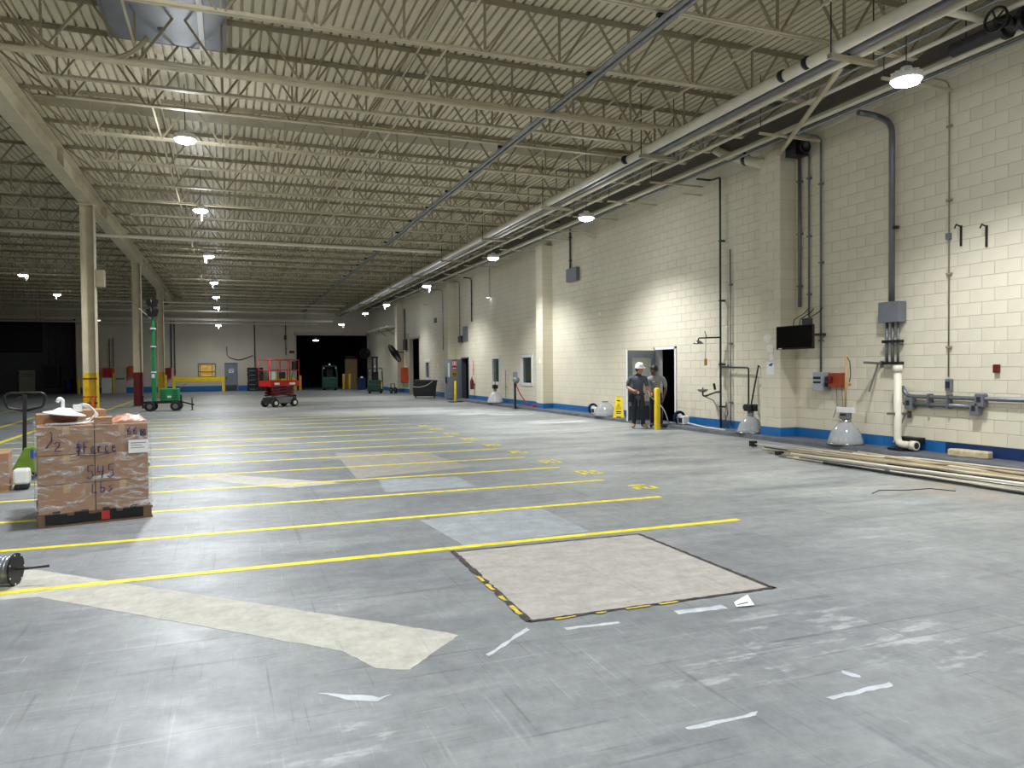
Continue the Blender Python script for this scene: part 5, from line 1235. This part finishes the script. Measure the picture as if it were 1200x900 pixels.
# black dump hopper
e = thing('dump_hopper', 'black plastic dump hopper with a white cable draped over', 'hopper', (9.93, 38.9, 0), math.radians(-14))
MB().extr([(-.62, .14), (.55, .14), (.66, .95), (-.55, 1.0), (-.66, .6)], -.42, .42).build('tub', 'hopper_black', e, .03)
MB().box(-.64, .68, -.46, .46, .86, .94).build('rim', 'hopper_black', e, .02)
for x in (-.4, 0, .4): MB().box(x-.03, x+.03, -.45, -.42, .2, .86).build('rib', 'black', e)
for x in (-.5, .5):
    for y in (-.3, .3): wheel(e, (x, y, .08), .08, .06, 'x')
MB().box(-.6, .6, -.4, .4, .10, .14).build('base', 'black', e)
MB().tube(bend([(-.66, -.5, .62), (-.3, -.52, .58), (.1, -.5, .68), (.4, -.5, .9), (.5, -.2, .97)], .2), .02, 6).build('cable', 'cable_white', e)
tr = thing('trash_bin', 'dark blue plastic bin by the passage corner', 'bin', (AY(423.5, 457, 57.5).x, 57.5, 0))
MB().extr([(-.26, 0), (.26, 0), (.33, .85), (-.33, .85)], -.28, .28).build('body', 'navy_paint', tr, .02); MB().box(-.36, .36, -.33, .33, .85, .9).build('rim', 'navy_paint', tr); MB().lathe([(0, .0), (.16, .05), (.1, .14), (0, .17)], 10, T=Matrix.Translation((0.05, 0, .87))).build('bag', 'white_plastic', tr)
w_ = FL(454, 459); e = thing('hand_truck', 'small black two-wheeled hand truck beside the green lift truck', 'hand truck', (9.95, 47.2, 0), .3)
for s in (-.16, .16): wheel(e, (s, 0, .2), .2, .07, 'x', 'rubber', 'box_grey')
MB().bar((-.14, .02, .2), (-.14, .1, .62), .04, .04).bar((.14, .02, .2), (.14, .1, .62), .04, .04).bar((-.14, .1, .62), (.14, .1, .62), .04, .04).bar((-.18, 0, .2), (.18, 0, .2), .04, .04).build('frame', 'black', e); MB().box(-.18, .18, -.25, .02, .0, .03).bar((-.14, -.02, .02), (-.14, .02, .22), .03, .03).bar((.14, -.02, .02), (.14, .02, .22), .03, .03).build('toe_plate', 'black', e)
# ---------------------------------------------------------------- along the end wall
def rail(label, x0, x1, y, zt, h):
    e = thing('guard_barrier', label, 'barrier', ((x0+x1)/2, y, 0)); L_ = (x1-x0)/2
    MB().box(-L_, L_, -.06, .06, zt-h, zt).build('beam', 'yellow', e, .02)
    for s in (-L_+.1, L_-.1): MB().box(s-.1, s+.1, -.055, .055, 0, zt-h+.02).build('post', 'yellow', e); MB().box(s-.16, s+.16, -.14, .14, 0, .02).build('foot_plate', 'yellow_old', e)
rail('long yellow guard barrier under the amber window', -3.9, -.28, 60.1, 1.1, .33)
rail('yellow guard barrier behind the red scissor lift', 2.95, 4.9, 60.1, 1.0, .36)
for k in range(5):
    e = tag(MB().box(1.36+random.uniform(-.02, .02), 2.5, 59.9, 60.9, .02+k*.36, .02+k*.36+.34).build('wrapped_tote', 'hopper_black', None, .03), ['lowest', 'second', 'third', 'fourth', 'topmost'][k]+' dark wrapped tote in stack beside grey end door', 'tote', 'stacked dark totes')
    MB().box(1.5, 1.9, 59.89, 59.9, .1+k*.36, .16+k*.36).build('film_glint', 'box_grey', e)
def panel(label, px0, px1, py0, m, Y=60.85, band=None, cat='panel'):
    a, b = AY(px0, py0, Y), AY(px1, py0, Y); e = thing('leaning_panel', label, cat, ((a.x+b.x)/2, Y, 0)); w2 = (b.x-a.x)/2
    R = Matrix.Rotation(-.06, 3, 'X'); MB().cbox((0, 0, a.z/2+.005), (2*w2, .05, a.z), 0, R).build('board', m, e)
    if band:
        for z in band: MB().cbox((0, -.03+(z-a.z/2)*.06, z), (1.4*w2, .01, .05), 0, R).build('slot', 'steel_grey', e)
panel('tall pale panel with slots leaning in the dark alcove', 22, 41, 434, 'tan_panel', 65.4, band=(1.45, 1.3))
panel('white louvred panel leaning between yellow post and red column', 134, 147.5, 430, 'tan_panel', band=(1.0, 1.05, 1.1))
panel('low white board leaning beside the slim yellow post', 119, 131, 443, 'white', 60.9)
e = thing('barrel', 'blue plastic barrel standing against the end wall', 'barrel', (AY(80.5, 460, 65.0).x, 65.1, 0))
MB().lathe([(0, 0), (.27, 0), (.3, .03), (.3, .33), (.315, .36), (.3, .39), (.3, .66), (.315, .69), (.3, .72), (.29, .95), (.25, 1.0), (0, 1.0)], 20).build('drum', 'blue_plastic', e); MB().lathe([(0, 1.03), (.05, 1.03), (.05, 1.0)], 10, T=Matrix.Translation((.15, 0, 0))).build('bung', 'black', e)
def cab(name, label, cat, px0, px1, py0, py1, d, m, door=None, Y=YB):
    a, b = AY(px0, py0, Y-d), AY(px1, py1, Y-d); e = thing(name, label, cat, ((a.x+b.x)/2, Y, (a.z+b.z)/2)); w2, h2_ = (b.x-a.x)/2, (a.z-b.z)/2
    MB().box(-w2, w2, -d, -.002, -h2_, h2_).build('case', m, e, .01)
    if door: MB().box(-w2*.8, w2*.8, -d-.015, -d, -h2_*.8, h2_*.8).build('door', door, e)
    return e
cab('hose_cabinet', 'orange-red hose cabinet behind the first yellow-footed column', 'cabinet', 120, 133, 431, 442, .3, 'orange', 'red')
cab('hose_cabinet', 'orange cabinet peeking out beside the yellow-footed column', 'cabinet', 110.5, 116, 426, 445, .25, 'orange', 'orange')
cab('hose_cabinet', 'red hose cabinet left of the long yellow barrier', 'cabinet', 192, 201, 431, 443, .3, 'red', 'dark_red')
cab('hose_cabinet', 'orange cabinet beside the dark red column foot', 'cabinet', 150, 158, 429, 442, .3, 'orange', 'orange')
cab('switchgear', 'dark switchgear cabinet with conduits in the alcove', 'cabinet', 49, 70, 427, 453, .6, 'door_dark', 'black', YA)
cab('wall_notice', 'small dark red notice plate beside passage opening', 'sign', 339, 345, 411, 414, .03, 'dark_red')
cab('hoist_box', 'dark red hoist box hanging on the end wall conduit', 'hoist', 333, 336, 393, 398, .2, 'dark_red')
dd = struct(MB().box(-16.4, -13.3, YA-.04, YA-.005, 3.1, 5.34).build('door_5', 'black'), 'dark overhead dock shutter high in the corner')
for z in (3.4, 3.8, 4.2, 4.6, 5.0): MB().box(-16.4, -13.3, YA-.05, YA-.04, z, z+.03).build('slat', 'black', dd)
def wcon(label, px, y0, y1, r=.035, m='dark_pipe', off=.06, YB=YB):
    a, b = AY(px, y0, YB-off), AY(px, y1, YB-off); a.z = min(a.z, 5.3 if YB > 63 else 9); b.z = max(b.z, 0.01); o = MB().tube([(a.x, YB-off, a.z), (a.x, YB-off, b.z)], r, 8).build('wall_conduit', m); tag(o, label, 'conduit')
    for t in (.2, .8): z = a.z+(b.z-a.z)*t; MB().box(a.x-.06, a.x+.06, YB-off-r, YB-.002, z-.02, z+.02).build('strap', m, o)
wcon('dark conduit on the end wall above the stacked totes', 298, 375, 430)
wcon('first conduit rising from the dark switchgear', 55, 372, 427, .04, 'steel_grey', .06, YA); wcon('second conduit rising from the dark switchgear', 59.5, 372, 427, .04, 'steel_grey', .06, YA); wcon('third conduit rising from the dark switchgear', 64, 372, 427, .04, 'steel_grey', .06, YA)
wcon('tall dark pipe right of the switchgear', 87, 372, 462, .07, 'black', .1)
wcon('grey conduit beside the first hose cabinet', 128, 397, 431, .03, 'steel_grey'); wcon('second grey conduit beside the first hose cabinet', 132.5, 396, 430, .03, 'steel_grey')
wcon('conduit above the red hose cabinet', 200, 372, 431, .04, 'dark_pipe'); wcon('conduit between red hose cabinet and barrier', 204, 372, 440, .04, 'steel_grey'); wcon('thin hoist cable conduit beside the passage opening', 334.5, 378, 416, .03, 'dark_pipe')
a, b, c = AY(266, 418, YB-.05), AY(280, 421, YB-.05), AY(298, 418, YB-.05)
tag(MB().tube(bend([(a.x, YB-.06, a.z+.8), (a.x, YB-.06, a.z), (b.x, YB-.06, b.z-.1), (c.x-.1, YB-.06, c.z+.1)], .3, 5), .025, 6).build('slack_cable', 'dark_pipe'), 'slack dark cable looped on the end wall above the door', 'cable')
struct(MB().box(-10.3, 4.9, YB-.12, YB-.005, AY(250, 372, YB).z-.06, AY(250, 372, YB).z+.06).build('trim_3', 'steel_cream'), 'pale horizontal steel girt on the end wall')
# dim things inside the passage
e = thing('passage_door', 'tan wooden door inside the dark passage', 'door', (AY(412, 440, 63).x, 63.2, 0)); MB().box(-.45, .45, 0, .06, .0, 2.4).build('panel', 'tan_wood', e); MB().box(-.52, -.45, -.02, .08, 0, 2.5).box(.45, .52, -.02, .08, 0, 2.5).box(-.52, .52, -.02, .08, 2.4, 2.5).build('frame', 'steel_tan', e); MB().box(-.5, .3, -.2, .0, 2.6, 2.75).build('closer', 'black', e)
# small control box on column
q = MB().box(BX+.19, BX+.42, CY[0]-.12, CY[0]+.12, 4.05, 4.55).build('column_box', 'steel_tan', None, .01); tag(q, 'grey control box mounted high on the first column', 'electrical box')
# ---------------------------------------------------------------- people
def person(name, label, loc, rz, J, E, mats, extras):
    """J: joint -> (x, y, z, radius x, radius y); E: (joint, joint, material slot)"""
    names = list(J); idx = {k: i for i, k in enumerate(names)}
    me = bpy.data.meshes.new('skeleton'); me.from_pydata([J[k][:3] for k in names], [(idx[a], idx[b]) for a, b, _ in E], [])
    o = bpy.data.objects.new('skeleton', me); COL.objects.link(o)
    sk = o.modifiers.new('skin', 'SKIN'); sk.use_smooth_shade = True; sk.branch_smoothing = .25
    for i, k in enumerate(names):
        v = me.skin_vertices[0].data[i]; v.radius = (J[k][3], J[k][4] if len(J[k]) > 4 else J[k][3]); v.use_root = (k == 'pelvis')
    sb = o.modifiers.new('subsurf', 'SUBSURF'); sb.levels = 2; sb.render_levels = 2
    dg = bpy.context.evaluated_depsgraph_get(); ev = o.evaluated_get(dg); nm = bpy.data.meshes.new_from_object(ev)
    bpy.data.objects.remove(o)
    nm.materials.clear()
    for m in mats: nm.materials.append(MATS[m])
    segs = [(Vector(J[a][:3]), Vector(J[b][:3]), s, (J[a][3]+J[b][3])/2) for a, b, s in E]
    for p in nm.polygons:
        c = p.center; best = None
        for a, b, s, r in segs:
            d = b-a; t = max(0, min(1, (c-a).dot(d)/max(1e-9, d.length_squared))); q = (c-(a+d*t)).length-r
            if best is None or q < best[0]: best = (q, s)
        p.material_index = best[1]; p.use_smooth = True
    root = thing(name, label, 'person', loc, rz)
    body = link_mesh('body', nm, root)
    extras(root)
    return root
def hand(J, E, wn, w_, d, side, slot, sc=1.0):
    """palm and five fingers from wrist wn heading along d; side = direction of thumb"""
    d = Vector(d).normalized(); s = Vector(side); s = (s-d*s.dot(d)).normalized(); n_ = d.cross(s); w_ = Vector(w_)
    p = w_+d*.05*sc; J[wn+'_palm'] = (*p, .030, .018); E.append((wn, wn+'_palm', slot))
    for k, (off, ln) in enumerate(((.026, .075), (.009, .085), (-.009, .08), (-.026, .062))):
        b = w_+d*.095*sc+s*off*sc; J['%s_k%d' % (wn, k)] = (*b, .010); E.append((wn+'_palm', '%s_k%d' % (wn, k), slot))
        m = b+(d*.8+n_*.6)*ln*.5*sc; J['%s_m%d' % (wn, k)] = (*m, .009); E.append(('%s_k%d' % (wn, k), '%s_m%d' % (wn, k), slot))
        t = m+(d*.35+n_*.95)*ln*.5*sc; J['%s_t%d' % (wn, k)] = (*t, .0075); E.append(('%s_m%d' % (wn, k), '%s_t%d' % (wn, k), slot))
    b = w_+d*.035*sc+s*.035*sc; J[wn+'_th'] = (*b, .012); E.append((wn, wn+'_th', slot))
    t = b+(d*.7+s*.5+n_*.3)*.055*sc; J[wn+'_tt'] = (*t, .009); E.append((wn+'_th', wn+'_tt', slot))
def human(top, hipz, L_, R_, head, neck, chest_lean=(0, 0)):
    """L_/R_: dict with sh, el, wr, knee, ank, toe (L_ is picture-left); slots 0 shirt 1 skin 2 trousers 3 shoe"""
    J, E = {}, []
    cx, cy_ = chest_lean
    J['pelvis'] = (0, 0, hipz, .135, .10); J['waist'] = (cx*.35, cy_*.35, hipz+.15, .135, .095); J['ribs'] = (cx*.7, cy_*.7, hipz+.30, .155, .105); J['chest'] = (cx, cy_, hipz+.43, .15, .10)
    J['nk0'] = (neck[0]*.6+cx*.4, neck[1]*.6+cy_*.4, hipz+.51, .06, .06); J['nk'] = (*neck, .052)
    h = Vector(head); J['jaw'] = (h.x, h.y-.012, h.z-.07, .068, .072); J['skull'] = (h.x, h.y+.005, h.z+.01, .088, .096); J['crown'] = (h.x, h.y+.01, h.z+.085, .066, .07)
    E += [('pelvis', 'waist', 0), ('waist', 'ribs', 0), ('ribs', 'chest', 0), ('chest', 'nk0', 0), ('nk0', 'nk', 1), ('nk', 'jaw', 1), ('jaw', 'skull', 1), ('skull', 'crown', 1)]
    for t, D in (('l', L_), ('r', R_)):
        sh, el, wr = Vector(D['sh']), Vector(D['el']), Vector(D['wr']); sl = sh.lerp(el, .72)
        J[t+'sh'] = (*sh, .068); J[t+'sl'] = (*sl, .06); J[t+'sk'] = (*sh.lerp(el, .78), .043); J[t+'el'] = (*el, .042); J[t+'fa'] = (*el.lerp(wr, .35), .042); J[t+'wr'] = (*wr, .027)
        E += [('chest', t+'sh', 0), (t+'sh', t+'sl', 0), (t+'sl', t+'sk', 0), (t+'sk', t+'el', 1), (t+'el', t+'fa', 1), (t+'fa', t+'wr', 1)]
        hand(J, E, t+'wr', wr, D['hd'], D['thumb'], 1)
        hip = Vector(D['hip']); kn, an, to = Vector(D['knee']), Vector(D['ank']), Vector(D['toe'])
        J[t+'hip'] = (*hip, .095, .1); J[t+'thm'] = (*hip.lerp(kn, .5), .088, .09); J[t+'kn'] = (*kn, .066); J[t+'cf'] = (*kn.lerp(an, .35), .066); J[t+'cu'] = (*kn.lerp(an, .88), .058); J[t+'an'] = (*an, .054); J[t+'bl'] = (*an.lerp(to, .55), .05, .042); J[t+'toe'] = (*to, .046, .036); J[t+'heel'] = (*(an-(to-an)*.28+Vector((0, 0, -.04))), .034)
        E += [('pelvis', t+'hip', 2), (t+'hip', t+'thm', 2), (t+'thm', t+'kn', 2), (t+'kn', t+'cf', 2), (t+'cf', t+'cu', 2), (t+'cu', t+'an', 3), (t+'an', t+'bl', 3), (t+'bl', t+'toe', 3), (t+'an', t+'heel', 3)]
    return J, E
def face(root, h, d, skin, hairm, hat=False):
    """nose, eyes, mouth, ears on a head at h facing d"""
    h, d = Vector(h), Vector(d).normalized(); s = d.cross(Vector((0, 0, 1))).normalized()
    def blob(c, r, m, nm, sq=(1, 1, 1)):
        R = Matrix.Translation(c) @ Matrix((s, d, Vector((0, 0, 1)))).transposed().to_4x4() @ Matrix.Diagonal((sq[0], sq[1], sq[2], 1))
        MB().lathe([(0, -r), (r*.7, -r*.7), (r, 0), (r*.7, r*.7), (0, r)], 10, T=R).build(nm, m, root)
    blob(h+d*.088+Vector((0, 0, -.02)), .016, skin, 'nose', (.8, 1, 1.4))
    for q in (-1, 1):
        blob(h+d*.075+s*.03*q+Vector((0, 0, .012)), .009, 'black', 'eye', (1.3, .6, .7)); blob(h+s*.082*q+Vector((0, 0, -.01)), .024, skin, 'ear', (.4, .8, 1.3))
    blob(h+d*.077+Vector((0, 0, -.065)), .014, 'dark_red', 'mouth', (1.7, .5, .4))
# worker in white hard hat
LZ = .82
J, E = human(1.66, LZ, dict(sh=(-.19, .0, LZ+.46), el=(-.27, -.02, LZ+.22), wr=(-.10, -.19, LZ+.13), hd=(.7, -.15, -.25), thumb=(0, -.3, 1), hip=(-.085, 0, LZ-.03), knee=(-.10, -.03, .43), ank=(-.11, .02, .085), toe=(-.15, -.15, .035)),
             dict(sh=(.18, -.02, LZ+.46), el=(.22, -.02, LZ+.22), wr=(.25, -.18, LZ+.08), hd=(.5, -.3, -.2), thumb=(-.2, -.3, 1), hip=(.085, 0, LZ-.03), knee=(.10, -.04, .43), ank=(.12, .0, .085), toe=(.25, -.11, .035)),
             (.045, -.035, LZ+.68), (.015, -.005, LZ+.56), (0, .0))
hd1 = Vector((.045, -.035, LZ+.69))
def ex1(root):
    d = Vector((.75, -.65, -.1)); face(root, hd1, d, 'skin_light', 'hair')
    T = Matrix.Translation(hd1+Vector((-.005, .01, .03))) @ Matrix.Rotation(.1, 4, 'X')
    hh = MB().lathe([(.0, .125), (.06, .115), (.098, .075), (.112, .02), (.114, -.005), (.105, -.005)], 20, T=T)
    hh.lathe([(.114, .0), (.135, -.008), (.135, -.013), (.11, -.006)], 20, T=T @ Matrix.Translation((.012, -.012, 0))); hh.build('hard_hat', 'white', root)
    MB().lathe([(.088, .02), (.088, -.04), (.07, -.08)], 16, T=Matrix.Translation(hd1-d.normalized()*.03)).build('hair', 'hair', root)
    MB().tube([hd1+Vector((-.09, 0, .02)), hd1+Vector((.02, -.03, -.12)), hd1+Vector((.09, 0, .02))], .004, 5).build('chin_strap', 'black', root)
    b = MB(); ring = [Vector((.155*math.cos(2*PI*i/20), .118*math.sin(2*PI*i/20), LZ+.05)) for i in range(21)]
    b.tube(ring, .022, 6, caps=False); b.build('tool_belt', 'belt', root)
    MB().box(-.235, -.13, -.1, .06, LZ-.16, LZ+.05).build('tool_pouch', 'belt', root, .02); MB().box(.06, .14, -.16, -.11, LZ-.34, LZ+.04).build('hammer_holster', 'belt', root, .01)
    for k in range(3): MB().tube([(-.22+.03*k, -.09, LZ-.02), (-.23+.035*k, -.1, LZ+.11)], .011, 6).build('tool', 'chrome_dark', root)
az = -math.atan2(9.62, 16.13)
person('person', 'worker in white hard hat, charcoal tee and tool belt', (9.62, 16.13, 0), az, J, E, ['tee_charcoal', 'skin_light', 'trouser', 'boot'], ex1)
# bare-headed worker, looking down
J, E = human(1.64, LZ, dict(sh=(-.18, -.04, LZ+.43), el=(-.22, -.10, LZ+.17), wr=(-.16, -.22, LZ+.02), hd=(.3, -.5, -.3), thumb=(.3, -.2, 1), hip=(-.085, 0, LZ-.03), knee=(-.10, -.05, .43), ank=(-.10, .0, .085), toe=(-.13, -.17, .035)),
             dict(sh=(.19, -.04, LZ+.43), el=(.25, .0, LZ+.18), wr=(.19, -.07, LZ-.04), hd=(-.15, -.2, -1), thumb=(-.3, -1, 0), hip=(.085, 0, LZ-.03), knee=(.10, -.04, .43), ank=(.12, .02, .085), toe=(.17, -.15, .035)),
             (-.055, -.115, LZ+.63), (-.03, -.06, LZ+.53), (-.01, -.05))
hd2 = Vector((-.055, -.115, LZ+.64))
def ex2(root):
    d = Vector((-.45, -.8, -.35)); face(root, hd2, Vector((-.45, -.9, 0)), 'skin_dark', 'hair')
    T = Matrix.Translation(hd2-d.normalized()*.02+Vector((0, 0, .02))) @ Matrix.Rotation(-.45, 4, Vector((0, 0, 1)).cross(Vector((d.x, d.y, 0))).normalized())
    MB().lathe([(0, .11), (.05, .104), (.085, .075), (.102, .02), (.1, -.02), (.085, -.05)], 18, T=T).build('hair', 'hair', root)
    MB().lathe([(.075, .0), (.085, .025), (.07, .035)], 16, T=Matrix.Translation((-.025, -.055, LZ+.475))).build('collar', 'polo_grey', root)
    MB().box(-.09, -.02, -.165, -.155, LZ+.34, LZ+.36).build('logo', 'white', root)
    MB().tube([Vector((.15*math.cos(2*PI*i/20), .115*math.sin(2*PI*i/20), LZ+.03)) for i in range(21)], .018, 6, caps=False).build('belt', 'belt', root)
p2 = Vector((10.14, 16.13, 0))
person('person', 'bare-headed worker in grey polo looking down at a cable', p2, -math.atan2(p2.x, p2.y), J, E, ['polo_grey', 'skin_dark', 'trouser', 'shoe_dark'], ex2)
Rp = Matrix.Rotation(-math.atan2(p2.x, p2.y), 3, 'Z')
w2 = p2+Rp @ Vector((-.12, -.27, LZ-.03)); w1 = Vector((9.62, 16.13, 0))+Matrix.Rotation(az, 3, 'Z') @ Vector((.27, -.22, LZ+.05))
tag(MB().tube(bend([w1, w1.lerp(w2, .5)+Vector((0, 0, -.02)), w2, p2+Vector((.06, -.27, .5)), p2+Vector((.24, -.2, .14)), p2+Vector((.36, -.02, .108)), p2+Vector((.56, .12, .108))], .15, 5), .013, 8).build('held_cable', 'cable_white'), 'white cable held by both workers trailing to the doorway', 'cable')
